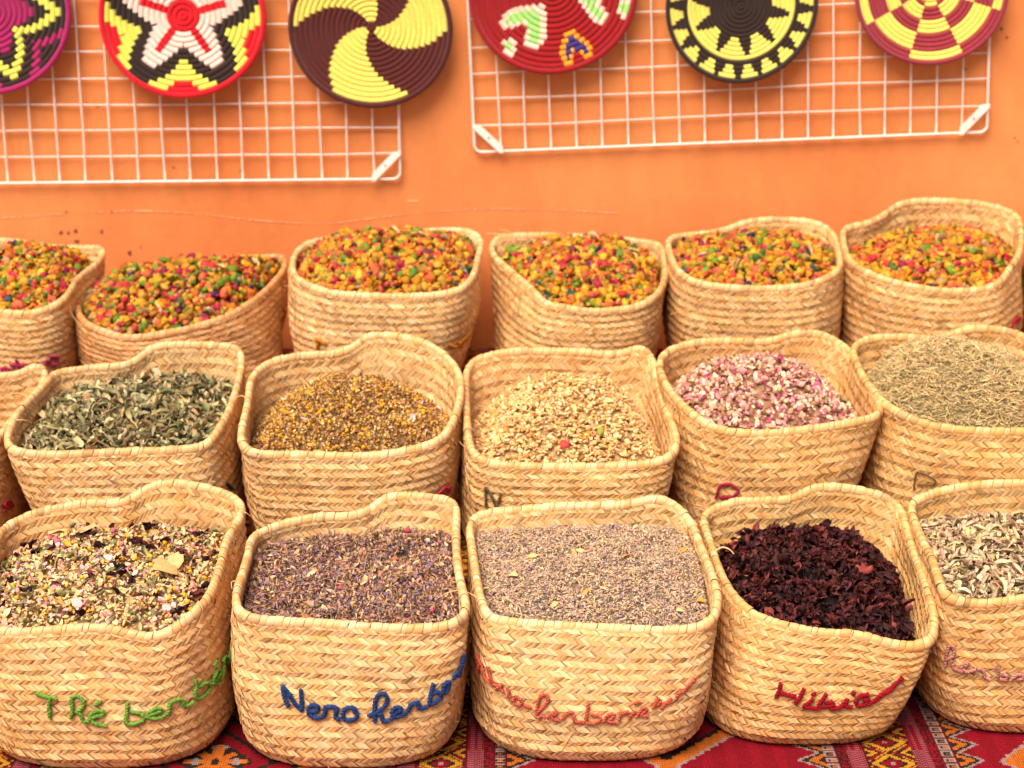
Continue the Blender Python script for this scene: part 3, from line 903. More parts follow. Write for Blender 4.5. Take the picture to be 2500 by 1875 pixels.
def pieces(mb, bk, n, templates, size, cols, wts, tilt=0.5, jit=0.12, raise_=(0.0, 0.006), ratio=(1, 1, 1), pos=None):
    """scatter n pieces over the heap of basket bk; size (mean, sd) of the x length in metres"""
    rng = bk.rng
    P = bk.scatter(n) if pos is None else pos
    n = len(P)
    P = P + np.array([0, 0, 1]) * rng.uniform(raise_[0], raise_[1], n)[:, None]
    yaw = rng.random(n) * 2 * PI; pit = rng.normal(0, tilt, n); rol = rng.normal(0, tilt, n)
    cy, sy, cpp, spp, cr, sr = np.cos(yaw), np.sin(yaw), np.cos(pit), np.sin(pit), np.cos(rol), np.sin(rol)
    M = np.zeros((n, 3, 3))
    M[:, 0, 0] = cy * cpp; M[:, 0, 1] = cy * spp * sr - sy * cr; M[:, 0, 2] = cy * spp * cr + sy * sr
    M[:, 1, 0] = sy * cpp; M[:, 1, 1] = sy * spp * sr + cy * cr; M[:, 1, 2] = sy * spp * cr - cy * sr
    M[:, 2, 0] = -spp; M[:, 2, 1] = cpp * sr; M[:, 2, 2] = cpp * cr
    sz = np.clip(rng.normal(size[0], size[1], n), size[0] * 0.35, size[0] * 2.4)
    cols = np.asarray(cols, float); wts = np.asarray(wts, float); wts = wts / wts.sum()
    cc = cols[rng.choice(len(cols), n, p=wts)] * (1 + jit * rng.normal(size=(n, 1))).clip(0.4, 1.7) * (1 + 0.06 * rng.normal(size=(n, 3)))
    which = rng.integers(0, len(templates), n)
    for w_, (v, f) in enumerate(templates):
        ix = np.where(which == w_)[0]
        if not len(ix): continue
        sc = sz[ix, None] * (np.asarray(ratio) * (1 + 0.15 * rng.normal(size=(len(ix), 3))))
        VV = np.einsum('nij,nkj->nki', M[ix], v[None] * sc[:, None]) + P[ix, None]
        FF = (f[None] + (np.arange(len(ix)) * len(v))[:, None, None]).reshape(-1, 3)
        mb.add(VV.reshape(-1, 3), t=FF, c=np.clip(np.repeat(cc[ix], len(v), 0), 0.003, 0.95))

def finish_heap(mb, name, mat, label, cat, group=None):
    o = mb.build(name, mat)
    # origin at the middle of the heap
    me = o.data; n = len(me.vertices); co = np.empty(n * 3, np.float32); me.vertices.foreach_get("co", co); co = co.reshape(-1, 3)
    c = co.mean(0); c[2] = co[:, 2].min()
    me.vertices.foreach_set("co", (co - c).ravel()); me.update(); o.location = c.tolist()
    tag(o, label, cat, group, 'stuff')
    return o

rt = np.random.default_rng(3)
LEAVES = [leaf_t(rt, 7, 3, rt.normal(0.6, 1.3), 1.0 + 0.4 * rt.random(), 0.06, 0.8) for _ in range(8)]
FLAKES = [leaf_t(rt, 4, 3, rt.normal(0, 0.7), 0.6, 0.10, 0.5) for _ in range(6)]
CURLS = [leaf_t(rt, 8, 3, rt.choice([-1, 1]) * (2.2 + 1.5 * rt.random()), 0.7, 0.03, 0.7) for _ in range(4)]
NEEDLES = [needle_t(b, 4) for b in (-0.6, 0.0, 0.5, 1.2)]
STICK = [needle_t(b * 6, 6) for b in (-0.7, 0.2, 0.9)]
SEEDS = [(ICO1[0] * np.array([0.5, 0.5, 0.5]), ICO1[1])]
BITS = [rough((ICO0[0] * 0.5, ICO0[1]), rt, 0.25) for _ in range(5)]
PODS = [rough((ICO1[0] * 0.5, ICO1[1]), rt, 0.05) for _ in range(2)] + [rough((ICO1[0] * 0.5, ICO1[1]), rt, 0.22) for _ in range(7)]
CALYX = [calyx_t(rt) for _ in range(8)]
BUDS = [bud_t(rt) for _ in range(5)]

POD_COL = [0.60 * np.array(c) * np.array([1.0, 0.86, 0.9]) for c in (lin(236, 176, 30), lin(244, 200, 60), lin(232, 132, 40), lin(240, 120, 70), lin(214, 60, 60), lin(200, 36, 80), lin(150, 30, 70), lin(120, 165, 40), lin(70, 120, 50), lin(30, 105, 90), lin(60, 40, 90), lin(205, 170, 110), lin(190, 150, 40))]
POD_W = [27, 18, 14, 12, 8, 4.5, 2.4, 11, 2.6, 1.6, 1.2, 4, 12]

def potpourri(bk, peak, label, drop=0.012, tilt=0.02, gamma=0.75, n=1900, pf=0.62, hot=None):
    bk.heap_setup(drop, peak, tilt, gamma, pf, 0.006)
    mb = bk.heap_mesh((0.16, 0.05, 0.02))
    w_ = np.array(POD_W, float)
    if hot is not None: w_ = w_ * np.asarray(hot)
    pieces(mb, bk, n, PODS + BUDS[:3], (0.0152, 0.0040), POD_COL, w_, 0.8, 0.14, (-0.002, 0.011), (1.12, 0.9, 0.86))
    pieces(mb, bk, 240, FLAKES + CURLS, (0.020, 0.005), POD_COL, w_, 0.7, 0.14, (0.004, 0.014), (1, 0.8, 1))
    pieces(mb, bk, 16, LEAVES, (0.030, 0.008), [(0.62, 0.45, 0.22)], [1], 0.4, 0.1, (0.006, 0.014), (1, 0.25, 1))
    return finish_heap(mb, "potpourri_heap", M_POD, label, "potpourri", "heaps of dyed potpourri in the back row")

GRP_F, GRP_M, GRP_B = "palm baskets in the front row", "palm baskets in the middle row", "palm baskets in the back row"

# traces of the rims (crop scale, crop origin)
c4 = lambda p: S(p, 2.288, 0, 1150)
c5 = lambda p: S(p, 2.386, 540, 1180)
c6 = lambda p: S(p, 2.387, 1100, 1180)
c7 = lambda p: S(p, 2.288, 1650, 1150)
m1 = lambda p: S(p, 3.13, 0, 800)
m2 = lambda p: S(p, 3.318, 550, 780)
m3 = lambda p: S(p, 3.016, 1100, 780)
m4 = lambda p: S(p, 2.011, 1400, 450)
b0 = lambda p: S(p, 2.592, 0, 500)
b2 = lambda p: S(p, 2.592, 650, 500)
t1 = lambda p: S(p, 4.096, 60, 1540)
t2 = lambda p: S(p, 4.424, 660, 1560)
t3 = lambda p: S(p, 3.814, 1140, 1560)
t4 = lambda p: S(p, 3.456, 1860, 1540)
m0t = lambda p: S(p, 3.773, 0, 840)
b2t = lambda p: S(p, 4.022, 700, 560)
m5t = lambda p: S(p, 6.32, 2150, 1100)
b5t = lambda p: S(p, 4.61, 2400, 500)
def u(x): return x * 0.4096

# ============ front row
F1 = Basket(c4([(0, 890), (150, 890), (300, 880), (450, 868), (560, 865), (650, 880), (740, 905), (820, 918), (890, 910), (960, 880), (1030, 830), (1100, 775), (1160, 715), (1200, 640), (1240, 520), (1265, 400), (1310, 310), (1350, 250), (1370, 205), (1340, 150), (1270, 115), (1180, 85), (1080, 65), (1000, 52), (900, 55), (830, 75), (760, 120), (700, 162), (620, 165), (500, 162), (400, 178), (280, 200), (180, 225), (80, 270), (0, 320), (-60, 420), (-100, 560), (-115, 700), (-80, 840)]),
            2.825, 0.42, 0.0, (u(8), u(572)), 11, tone=(0.99, 0.97, 0.97), base_dY=-0.012, bd=0.95)
F1.build("front row basket lettered in green yarn, holding a mixed petal and seed tea", GRP_F, 0.35, lettering=(
    [t1(p) for p in ([(110, 605), (190, 635), (260, 655), (335, 660)], [(260, 660), (255, 740), (265, 870)],
     [(465, 865), (490, 800), (480, 720), (475, 650), (530, 640), (590, 680), (605, 730), (570, 775), (510, 800), (550, 800), (580, 840), (600, 905), (650, 880)],
     [(650, 880), (680, 850), (750, 840), (800, 820), (790, 790), (720, 790), (665, 820), (660, 870), (700, 910), (760, 925), (825, 935)], [(700, 735), (740, 710), (770, 700)],
     [(1035, 700), (1025, 780), (1010, 870), (1010, 920), (1080, 925), (1150, 905), (1205, 870), (1180, 830), (1110, 805), (1050, 800)],
     [(1205, 860), (1250, 830), (1330, 805), (1380, 770), (1340, 755), (1270, 780), (1225, 820), (1230, 855), (1300, 865), (1380, 850)],
     [(1380, 850), (1440, 800), (1450, 700), (1540, 670), (1580, 690), (1570, 740), (1600, 750), (1680, 700)],
     [(1690, 470), (1705, 530), (1685, 600), (1680, 650), (1720, 680), (1790, 630), (1840, 560), (1820, 510), (1770, 520), (1720, 560)],
     [(1850, 530), (1900, 470), (1935, 390), (1905, 375), (1880, 430), (1860, 490), (1880, 540), (1920, 500)], [(1868, 340), (1880, 320), (1892, 295)],
     [(1920, 500), (1960, 420), (1970, 330), (1950, 290), (1990, 250)], [(1990, 250), (2010, 330), (2040, 250), (2070, 240)], [(2010, 340), (2020, 250), (2040, 180), (2055, 110)])],
    (0.17, 0.36, 0.045), 0.0030))

F2 = Basket(c5([(75, 690), (90, 735), (150, 768), (250, 788), (400, 798), (550, 803), (700, 814), (850, 827), (1000, 834), (1150, 838), (1280, 828), (1380, 797), (1430, 747), (1440, 690), (1418, 620), (1395, 520), (1380, 400), (1377, 300), (1378, 200), (1385, 140), (1370, 100), (1310, 80), (1200, 64), (1100, 57), (1000, 57), (940, 77), (890, 117), (840, 152), (770, 174), (700, 177), (600, 175), (500, 190), (400, 210), (300, 240), (220, 272), (170, 300), (155, 345), (148, 400), (125, 480), (98, 560), (75, 630)]),
            2.828, 0.42, 0.0, (u(608), u(1122)), 12, tone=(1.03, 1.05, 1.12), base_dY=-0.014, bd=0.95)
F2.build("front row basket lettered in blue yarn, holding purple grey dried flowers", GRP_F, 0.35, lettering=(
    [t2(p) for p in ([(205, 725), (165, 640), (130, 490), (190, 560), (260, 670), (345, 770), (345, 650), (335, 525)],
     [(420, 760), (480, 770), (530, 750), (520, 705), (460, 695), (410, 730), (420, 800), (480, 840), (550, 840)],
     [(550, 840), (600, 790), (590, 715), (660, 715), (730, 725), (710, 780), (705, 840), (760, 850)],
     [(930, 780), (900, 725), (830, 725), (785, 770), (790, 840), (850, 870), (920, 850), (950, 790), (900, 760)],
     [(1050, 820), (1130, 790), (1230, 720), (1275, 640), (1240, 570), (1170, 580), (1135, 650), (1125, 780), (1130, 890)], [(1140, 800), (1200, 790), (1210, 880), (1290, 860)],
     [(1290, 860), (1350, 790), (1420, 740), (1400, 715), (1330, 730), (1310, 780), (1340, 830), (1430, 805)],
     [(1430, 805), (1490, 750), (1520, 670), (1525, 700), (1590, 655), (1600, 740), (1690, 710)],
     [(1755, 460), (1725, 580), (1700, 700), (1760, 680), (1840, 610), (1820, 560), (1760, 560), (1720, 590)],
     [(1860, 580), (1900, 540), (1930, 440), (1890, 450), (1850, 510), (1870, 560)],
     [(1960, 420), (1985, 340), (2010, 400), (2030, 300), (2050, 220), (2070, 150)])],
    (0.022, 0.055, 0.19), 0.0034))

F3 = Basket(c6([(215, 770), (300, 792), (420, 807), (560, 817), (700, 824), (850, 832), (1000, 840), (1150, 845), (1300, 847), (1420, 837), (1500, 807), (1550, 762), (1570, 700), (1567, 620), (1535, 520), (1495, 420), (1455, 320), (1425, 240), (1392, 190), (1340, 132), (1270, 88), (1200, 72), (1140, 77), (1090, 97), (1000, 110), (880, 112), (750, 115), (600, 120), (450, 135), (330, 145), (230, 155), (150, 175), (108, 205), (98, 260), (113, 350), (128, 450), (143, 550), (163, 650), (185, 720)]),
            2.86, 0.42, 0.0, (u(1160), u(1700)), 13, tone=(1.04, 1.08, 1.16), bd=0.98, base_dY=-0.022, nrows=26)
F3.build("front row basket lettered in coral yarn, filled with pale grey lavender", GRP_F, 0.4, lettering=(
    [t3(p) for p in ([(125, 310), (140, 240), (110, 130), (150, 210), (190, 350), (250, 420)], [(205, 240), (225, 330), (260, 420), (290, 410)],
     [(270, 460), (320, 420), (335, 400), (320, 470), (360, 470)], [(370, 450), (410, 470), (390, 510), (420, 560)], [(470, 520), (430, 560), (460, 600), (520, 600), (510, 550), (470, 520)], [(530, 600), (570, 615), (600, 625)],
     [(640, 690), (690, 640), (760, 570), (750, 510), (690, 510), (665, 570), (650, 700)], [(660, 720), (710, 700), (730, 720)],
     [(740, 720), (800, 690), (850, 680), (820, 660), (780, 690), (800, 740), (870, 740)], [(880, 740), (930, 680), (980, 670), (1000, 760), (1090, 765)],
     [(1130, 580), (1110, 700), (1100, 770), (1180, 780), (1250, 740), (1220, 700), (1150, 700)],
     [(1260, 770), (1310, 690), (1380, 690), (1340, 730), (1300, 760), (1400, 765)], [(1410, 750), (1430, 680), (1510, 660)], [(1500, 740), (1530, 680), (1570, 660)],
     [(1570, 720), (1640, 620), (1680, 640), (1600, 700), (1690, 700)], [(1720, 640), (1770, 530), (1750, 620), (1800, 560)], [(1790, 640), (1850, 580), (1900, 540), (1870, 600)],
     [(1930, 560), (1960, 490), (2010, 480), (2050, 420), (2100, 380), (2120, 350)], [(1555, 590), (1580, 580), (1600, 570)])],
    (0.60, 0.115, 0.065), 0.0026))

F4 = Basket(c7([(260, 600), (310, 680), (370, 745), (440, 797), (540, 838), (640, 863), (760, 888), (880, 898), (980, 900), (1080, 920), (1180, 950), (1270, 968), (1350, 968), (1410, 948), (1448, 900), (1458, 830), (1442, 740), (1412, 640), (1372, 530), (1332, 420), (1302, 320), (1282, 240), (1260, 190), (1200, 147), (1100, 107), (1000, 87), (900, 75), (800, 73), (740, 88), (690, 118), (620, 148), (540, 150), (450, 150), (370, 150), (300, 165), (220, 190), (160, 222), (138, 255), (165, 330), (195, 420), (225, 520)]),
            2.90, 0.41, 0.0, (u(1692), u(2160)), 14, tone=(0.98, 0.94, 0.88), bd=0.95, base_dY=0.0)
F4.build("front row basket lettered in dark red yarn, holding near black hibiscus flowers", GRP_F, 0.35, lettering=(
    [t4(p) for p in ([(165, 430), (150, 490), (120, 560)], [(150, 510), (220, 530), (290, 545)], [(355, 475), (320, 550), (275, 605)],
     [(430, 560), (390, 600), (340, 625), (420, 640), (480, 645)], [(415, 530), (430, 525), (448, 518)],
     [(540, 520), (490, 590), (460, 630), (520, 630), (600, 620), (590, 590), (520, 600)],
     [(560, 650), (650, 640), (720, 560), (690, 630), (760, 630)], [(752, 528), (765, 515), (777, 503)],
     [(900, 520), (820, 540), (780, 580), (800, 620), (870, 610), (900, 560), (840, 570)],
     [(870, 610), (940, 580), (990, 540), (1060, 490), (1120, 440), (1180, 380)], [(960, 560), (1000, 520), (1080, 490), (1110, 440)])],
    (0.34, 0.004, 0.014), 0.0034), ends=[c7([(175, 215), (140, 195), (98, 188)]), c7([(170, 225), (130, 208), (96, 200)]), c7([(222, 445), (262, 422), (305, 438), (328, 468)])])

F5 = Basket(c7([(1305, 180), (1312, 230), (1340, 310), (1380, 400), (1420, 470), (1445, 550), (1468, 620), (1500, 678), (1560, 713), (1650, 728), (1750, 731), (1850, 718), (1945, 703), (2100, 690), (2230, 650), (2290, 560), (2280, 420), (2250, 280), (2200, 160), (2100, 70), (2000, 54), (1945, 52), (1850, 54), (1750, 57), (1650, 67), (1550, 82), (1450, 104), (1370, 134), (1320, 155)]),
            2.93, 0.40, 0.0, (u(2225), u(2680)), 15, tone=(0.98, 0.95, 0.90), bd=0.95, base_dY=0.012)
F5.build("front row basket lettered in pale pink yarn, cut off by the right edge", GRP_F, 0.35, lettering=(
    [t4(p) for p in ([(1430, 110), (1440, 150), (1450, 180)], [(1555, 290), (1560, 200), (1580, 110), (1620, 120), (1620, 200), (1560, 230)], [(1600, 230), (1620, 310), (1690, 330)],
     [(1700, 290), (1750, 260), (1690, 260), (1680, 310), (1730, 340), (1800, 310)], [(1800, 310), (1850, 310), (1880, 340), (1870, 380), (1930, 400)],
     [(1970, 280), (2000, 340), (1990, 390), (2060, 400), (2080, 370), (2020, 350)], [(2090, 410), (2150, 350), (2212, 370), (2180, 400), (2150, 400)])],
    (0.60, 0.25, 0.20), 0.0028))

# ============ middle row
Z1, Z2 = STEP1_Z + 0.003, STEP2_Z + 0.003
M0 = Basket(m1([(0, 832), (-100, 900), (-250, 950), (-450, 960), (-650, 930), (-750, 800), (-720, 600), (-640, 430), (-500, 350), (-300, 345), (-150, 350), (0, 350), (120, 345), (200, 310), (260, 285), (310, 282), (350, 310), (362, 350), (330, 430), (270, 520), (200, 590), (130, 660), (80, 720), (30, 790)]),
            3.37, 0.40, Z1, (u(-200), u(60)), 20, tone=(0.95, 0.93, 0.95))
M0.build("middle row basket with red yarn lettering, cut off by the left edge", GRP_M, 0.2, lettering=(
    [m0t(p) for p in ([(0, 1550), (40, 1500), (90, 1450), (40, 1430), (10, 1480), (60, 1520), (110, 1470)], [(20, 1500), (60, 1450), (75, 1500)])], (0.45, 0.03, 0.03), 0.003))
M1 = Basket(m1([(45, 880), (100, 928), (200, 948), (350, 958), (500, 958), (700, 948), (900, 938), (1050, 933), (1250, 928), (1400, 918), (1520, 903), (1600, 868), (1660, 800), (1720, 700), (1770, 600), (1810, 480), (1845, 350), (1860, 240), (1850, 165), (1800, 132), (1700, 122), (1550, 113), (1400, 111), (1280, 113), (1180, 128), (1110, 168), (1060, 218), (1000, 253), (920, 278), (800, 284), (680, 290), (550, 310), (450, 325), (390, 350), (330, 425), (270, 485), (180, 575), (110, 662), (62, 760), (38, 830)]),
            3.36, 0.41, Z1, (u(150), u(592)), 21, tone=(0.97, 0.98, 1.02))
M1.build("middle row basket holding curled grey green mint leaves", GRP_M, 0.35, lettering=([m1(p) for p in ([(1715, 1185), (1735, 1210), (1760, 1235)],)], (0.03, 0.07, 0.03), 0.0032))
M2 = Basket(m2([(115, 960), (140, 1020), (220, 1068), (350, 1083), (500, 1081), (650, 1083), (800, 1088), (950, 1093), (1100, 1095), (1250, 1088), (1400, 1063), (1550, 1033), (1680, 993), (1780, 933), (1840, 852), (1880, 750), (1910, 650), (1925, 550), (1915, 452), (1880, 372), (1820, 303), (1740, 233), (1640, 183), (1520, 143), (1400, 118), (1280, 108), (1190, 108), (1120, 133), (1060, 183), (1000, 223), (900, 258), (800, 264), (680, 270), (560, 280), (440, 305), (330, 345), (240, 405), (192, 475), (182, 550), (177, 620), (158, 720), (132, 820), (113, 900)]),
            3.36, 0.41, Z1, (u(650), u(1070)), 22, tone=(1.02, 1.03, 1.06))
M2.build("middle row basket holding yellow brown chamomile heads", GRP_M, 0.35, lettering=([m2(p) for p in ([(1700, 1410), (1760, 1345), (1810, 1380), (1780, 1405), (1730, 1400)], [(1740, 1380), (1790, 1350), (1815, 1340)])], (0.55, 0.05, 0.07), 0.0026))
M3 = Basket(m3([(125, 900), (160, 975), (230, 1027), (350, 1057), (500, 1067), (650, 1072), (800, 1074), (950, 1074), (1100, 1070), (1250, 1064), (1400, 1057), (1500, 1042), (1600, 1012), (1662, 960), (1682, 890), (1662, 800), (1612, 690), (1572, 580), (1542, 480), (1522, 380), (1507, 292), (1472, 242), (1432, 203), (1390, 191), (1340, 203), (1280, 228), (1200, 243), (1100, 238), (1000, 223), (850, 218), (700, 218), (580, 214), (480, 219), (380, 229), (280, 249), (190, 279), (128, 323), (103, 380), (98, 470), (103, 600), (112, 750)]),
            3.345, 0.42, Z1, (u(1136), u(1570)), 23, tone=(1.01, 1.00, 1.00), base_dY=0.02)
M3.build("middle row basket holding pale flat seeds with a red scrap among them", GRP_M, 0.3, lettering=([m3(p) for p in ([(265, 1370), (260, 1220), (310, 1300), (340, 1380), (375, 1270)],)], (0.17, 0.12, 0.05), 0.0024))
M4 = Basket(m4([(440, 960), (470, 1010), (520, 1070), (590, 1130), (670, 1177), (760, 1207), (870, 1217), (1000, 1212), (1100, 1202), (1220, 1187), (1340, 1167), (1440, 1147), (1500, 1127), (1520, 1097), (1505, 1057), (1470, 1010), (1430, 950), (1402, 880), (1372, 820), (1332, 782), (1270, 747), (1200, 722), (1110, 720), (1040, 732), (980, 757), (900, 764), (800, 758), (700, 758), (620, 763), (540, 778), (470, 803), (422, 840), (412, 890)]),
            3.38, 0.41, Z1, (u(1636), u(2000)), 24, tone=(0.98, 0.94, 0.88), base_dY=0.02)
M4.build("middle row basket heaped with pink and cream rosebuds", GRP_M, 0.3, lettering=([m4(p) for p in ([(700, 1540), (710, 1500), (722, 1470), (770, 1465), (815, 1500), (780, 1530), (712, 1530)],)], (0.42, 0.02, 0.06), 0.0026))
M5 = Basket(m4([(1365, 830), (1390, 880), (1420, 950), (1470, 1010), (1520, 1067), (1590, 1112), (1680, 1152), (1780, 1182), (1900, 1197), (2030, 1207), (2212, 1207), (2330, 1190), (2430, 1140), (2490, 1050), (2460, 950), (2400, 850), (2320, 782), (2212, 737), (2140, 712), (2050, 697), (1950, 697), (1880, 712), (1830, 742), (1780, 752), (1700, 743), (1600, 738), (1500, 740), (1420, 754), (1372, 782)]),
            3.38, 0.41, Z1, (u(2095), u(2560)), 25, tone=(0.98, 0.93, 0.84), base_dY=0.02)
M5.build("middle row basket heaped with grey green rosemary needles, at the right edge", GRP_M, 0.3, lettering=([m5t(p) for p in ([(520, 600), (530, 450), (560, 310), (700, 350), (850, 440), (850, 490), (780, 520), (560, 510)],)], (0.17, 0.10, 0.035), 0.0017))

# ============ back row
B0 = Basket(b0([(668, 282), (640, 342), (590, 392), (530, 432), (490, 472), (460, 522), (420, 582), (350, 627), (280, 657), (200, 677), (100, 682), (0, 667), (-120, 632), (-250, 562), (-330, 452), (-320, 332), (-220, 252), (-120, 222), (0, 217), (100, 222), (200, 237), (320, 258), (450, 262), (560, 264), (640, 262)]),
            3.90, 0.38, Z2, (u(-80), u(205)), 30, tone=(0.98, 0.95, 0.92))
B0.build("back row basket with magenta lettering, cut off by the left edge", GRP_B, 0.5, lettering=(
    [m0t(p) for p in ([(0, 230), (60, 210), (100, 240), (20, 250)], [(150, 130), (180, 200), (170, 250)], [(90, 190), (170, 180), (250, 190)], [(410, 190), (430, 130), (460, 190), (510, 180), (520, 110), (440, 110)])], (0.42, 0.03, 0.10), 0.0036))
B1 = Basket(b0([(478, 640), (490, 690), (530, 738), (600, 773), (680, 803), (760, 828), (850, 833), (950, 823), (1060, 803), (1200, 773), (1350, 733), (1480, 683), (1580, 623), (1660, 563), (1730, 493), (1790, 423), (1820, 363), (1800, 318), (1740, 318), (1640, 325), (1500, 345), (1400, 362), (1250, 385), (1000, 410), (850, 420), (740, 425), (660, 450), (590, 490), (530, 540), (492, 590)]),
            3.90, 0.38, Z2, (u(240), u(690)), 31, tone=(0.86, 0.72, 0.66))
B1.build("tilted reddish back row basket whose right side rises higher", GRP_B, 0.5, fibres=3, ends=[b0([(1420, 372), (1400, 345), (1345, 315)]), b0([(520, 770), (470, 720), (440, 660), (450, 640)])])
B2 = Basket(b2([(155, 400), (170, 440), (220, 482), (300, 517), (400, 547), (520, 562), (650, 567), (780, 572), (900, 572), (1020, 567), (1150, 552), (1240, 522), (1300, 472), (1335, 402), (1345, 332), (1365, 272), (1367, 212), (1332, 177), (1270, 157), (1180, 150), (1050, 155), (900, 168), (750, 182), (600, 197), (450, 205), (350, 212), (260, 232), (200, 272), (162, 330)]),
            3.94, 0.37, Z2, (u(745), u(1115)), 32, tone=(1.03, 1.05, 1.12))
B2.build("back row basket with orange lettering and a fleck of ochre yarn", GRP_B, 0.5, lettering=(
    [b2t(p) for p in ([(290, 1060), (340, 1090), (400, 1130)], [(310, 1070), (312, 1120), (310, 1180)], [(1560, 1120), (1630, 1150), (1700, 1090), (1750, 1040), (1790, 980)], [(1600, 1160), (1680, 1130), (1760, 1060)], [(1640, 1090), (1690, 1150), (1720, 1080)])], (0.60, 0.22, 0.015), 0.0034))
B3 = Basket(np.concatenate([b2([(1415, 262), (1430, 312), (1480, 362), (1540, 412), (1600, 462), (1660, 512), (1710, 562), (1740, 605), (1800, 625), (1880, 642), (1980, 657), (2100, 667)]),
            m4([(200, 611), (290, 601), (370, 571), (420, 531), (450, 481), (460, 421), (455, 361), (445, 312), (420, 287), (360, 277), (280, 267), (180, 257)]),
            b2([(2000, 190), (1900, 187), (1750, 182), (1600, 182), (1500, 187), (1440, 210)])]),
            3.93, 0.37, Z2, (u(1210), u(1570)), 33, tone=(0.97, 0.93, 0.90))
B3.build("back row basket with loose straw ends standing up from its left corner", GRP_B, 0.5, fibres=1, ends=[b2([(1500, 195), (1450, 182), (1385, 182)]), b2([(1565, 215), (1540, 170), (1465, 150)]), b2([(1665, 178), (1640, 140), (1612, 118)]), b2([(1790, 620), (1830, 650), (1842, 690)])])
B4 = Basket(m4([(455, 270), (465, 322), (485, 382), (520, 432), (590, 472), (680, 492), (780, 502), (900, 507), (1020, 505), (1120, 494), (1220, 467), (1290, 432), (1320, 392), (1312, 342), (1302, 292), (1290, 247), (1250, 207), (1170, 177), (1080, 167), (980, 164), (880, 170), (800, 192), (740, 217), (660, 232), (560, 242), (490, 250)]),
            3.95, 0.37, Z2, (u(1650), u(2012)), 34, tone=(1.0, 0.98, 0.96))
B4.build("back row basket of potpourri directly behind the rosebud basket", GRP_B, 0.5)
B5 = Basket(m4([(1315, 217), (1320, 282), (1335, 342), (1370, 387), (1430, 422), (1500, 452), (1600, 482), (1700, 502), (1800, 517), (1900, 520), (1990, 512), (2070, 492), (2120, 452), (2150, 402), (2190, 352), (2205, 292), (2205, 212), (2190, 152), (2120, 117), (2020, 92), (1900, 77), (1780, 72), (1680, 74), (1600, 87), (1550, 117), (1500, 157), (1430, 187), (1370, 197)]),
            3.95, 0.37, Z2, (u(2065), u(2455)), 35, tone=(0.98, 0.93, 0.88))
B5.build("back row basket with the highest back rim, a scrap of red yarn on its side", GRP_B, 0.45, lettering=([b5t(p) for p in ([(290, 1390), (330, 1300), (380, 1260), (400, 1290), (350, 1320)],)], (0.5, 0.01, 0.03), 0.003))
B6 = Basket(m4([(2225, 420), (2240, 480), (2300, 530), (2420, 560), (2560, 570), (2720, 560), (2840, 520), (2890, 440), (2890, 330), (2850, 250), (2720, 210), (2560, 200), (2400, 205), (2300, 240), (2240, 300), (2222, 360)]),
            4.00, 0.34, Z2, (u(2500), u(2900)), 36, tone=(0.92, 0.84, 0.76))
B6.build("back row basket of which only a shaded sliver shows at the right edge", GRP_B, 0.5)

# ============ what is in them
px22 = lambda x, y: S((x, y), K22)

potpourri(B0, px22(60, 545), "heap of dyed orange and yellow potpourri in the leftmost back row basket", 0.014, 0.03, 0.7)
potpourri(B1, px22(470, 574), "heap of dyed potpourri in the tilted reddish basket", 0.012, 0.08, 0.7, pf=0.66, hot=[0.9, 0.8, 0.8, 0.9, 1.4, 1.5, 1.5, 1.4, 1.5, 1.3, 1.5, 1, 1])
potpourri(B2, px22(860, 512), "heap of dyed potpourri mounded above the rim beside the tilted basket", 0.010, 0.05, 0.82, pf=0.64)
potpourri(B3, px22(1260, 526), "heap of dyed potpourri in the basket with straw ends standing up", 0.012, 0.045, 0.8, pf=0.64)
potpourri(B4, px22(1610, 520), "heap of dyed potpourri in the basket directly behind the rosebuds", 0.014, 0.04, 0.8, pf=0.62)
potpourri(B5, px22(2040, 509), "heap of dyed potpourri in the basket with the highest back rim", 0.014, 0.04, 0.8, pf=0.62, hot=[1, 1, 1.4, 1.4, 1, 0.9, 0.7, 1, 0.8, 0.6, 0.5, 1, 1])

# mint leaves
M1.heap_setup(0.020, px22(330, 842), 0.03, 0.8, 0.62, 0.006)
mb = M1.heap_mesh((0.05, 0.045, 0.022))
GREENS = [lin(150, 140, 100), lin(176, 162, 122), lin(124, 120, 84), lin(200, 180, 138), lin(160, 144, 100), lin(96, 90, 60), lin(170, 134, 92)]
GW = [24, 20, 18, 14, 12, 8, 6]
pieces(mb, M1, 750, LEAVES, (0.029, 0.009), GREENS, GW, 0.6, 0.16, (-0.002, 0.012), (1, 0.42, 0.9))
pieces(mb, M1, 800, CURLS, (0.038, 0.010), GREENS, GW, 0.55, 0.16, (0.002, 0.016), (1, 0.24, 1))
pieces(mb, M1, 2600, FLAKES, (0.0085, 0.0035), GREENS, GW, 0.8, 0.2, (-0.002, 0.012), (1, 0.6, 1))
pieces(mb, M1, 320, STICK, (0.030, 0.010), [lin(205, 180, 130), lin(170, 130, 90)], [1, 1], 0.35, 0.12, (0.006, 0.016), (1, 0.04, 0.04))
finish_heap(mb, "mint_heap", M_HERB, "heap of curled grey green dried mint leaves", "dried herbs")

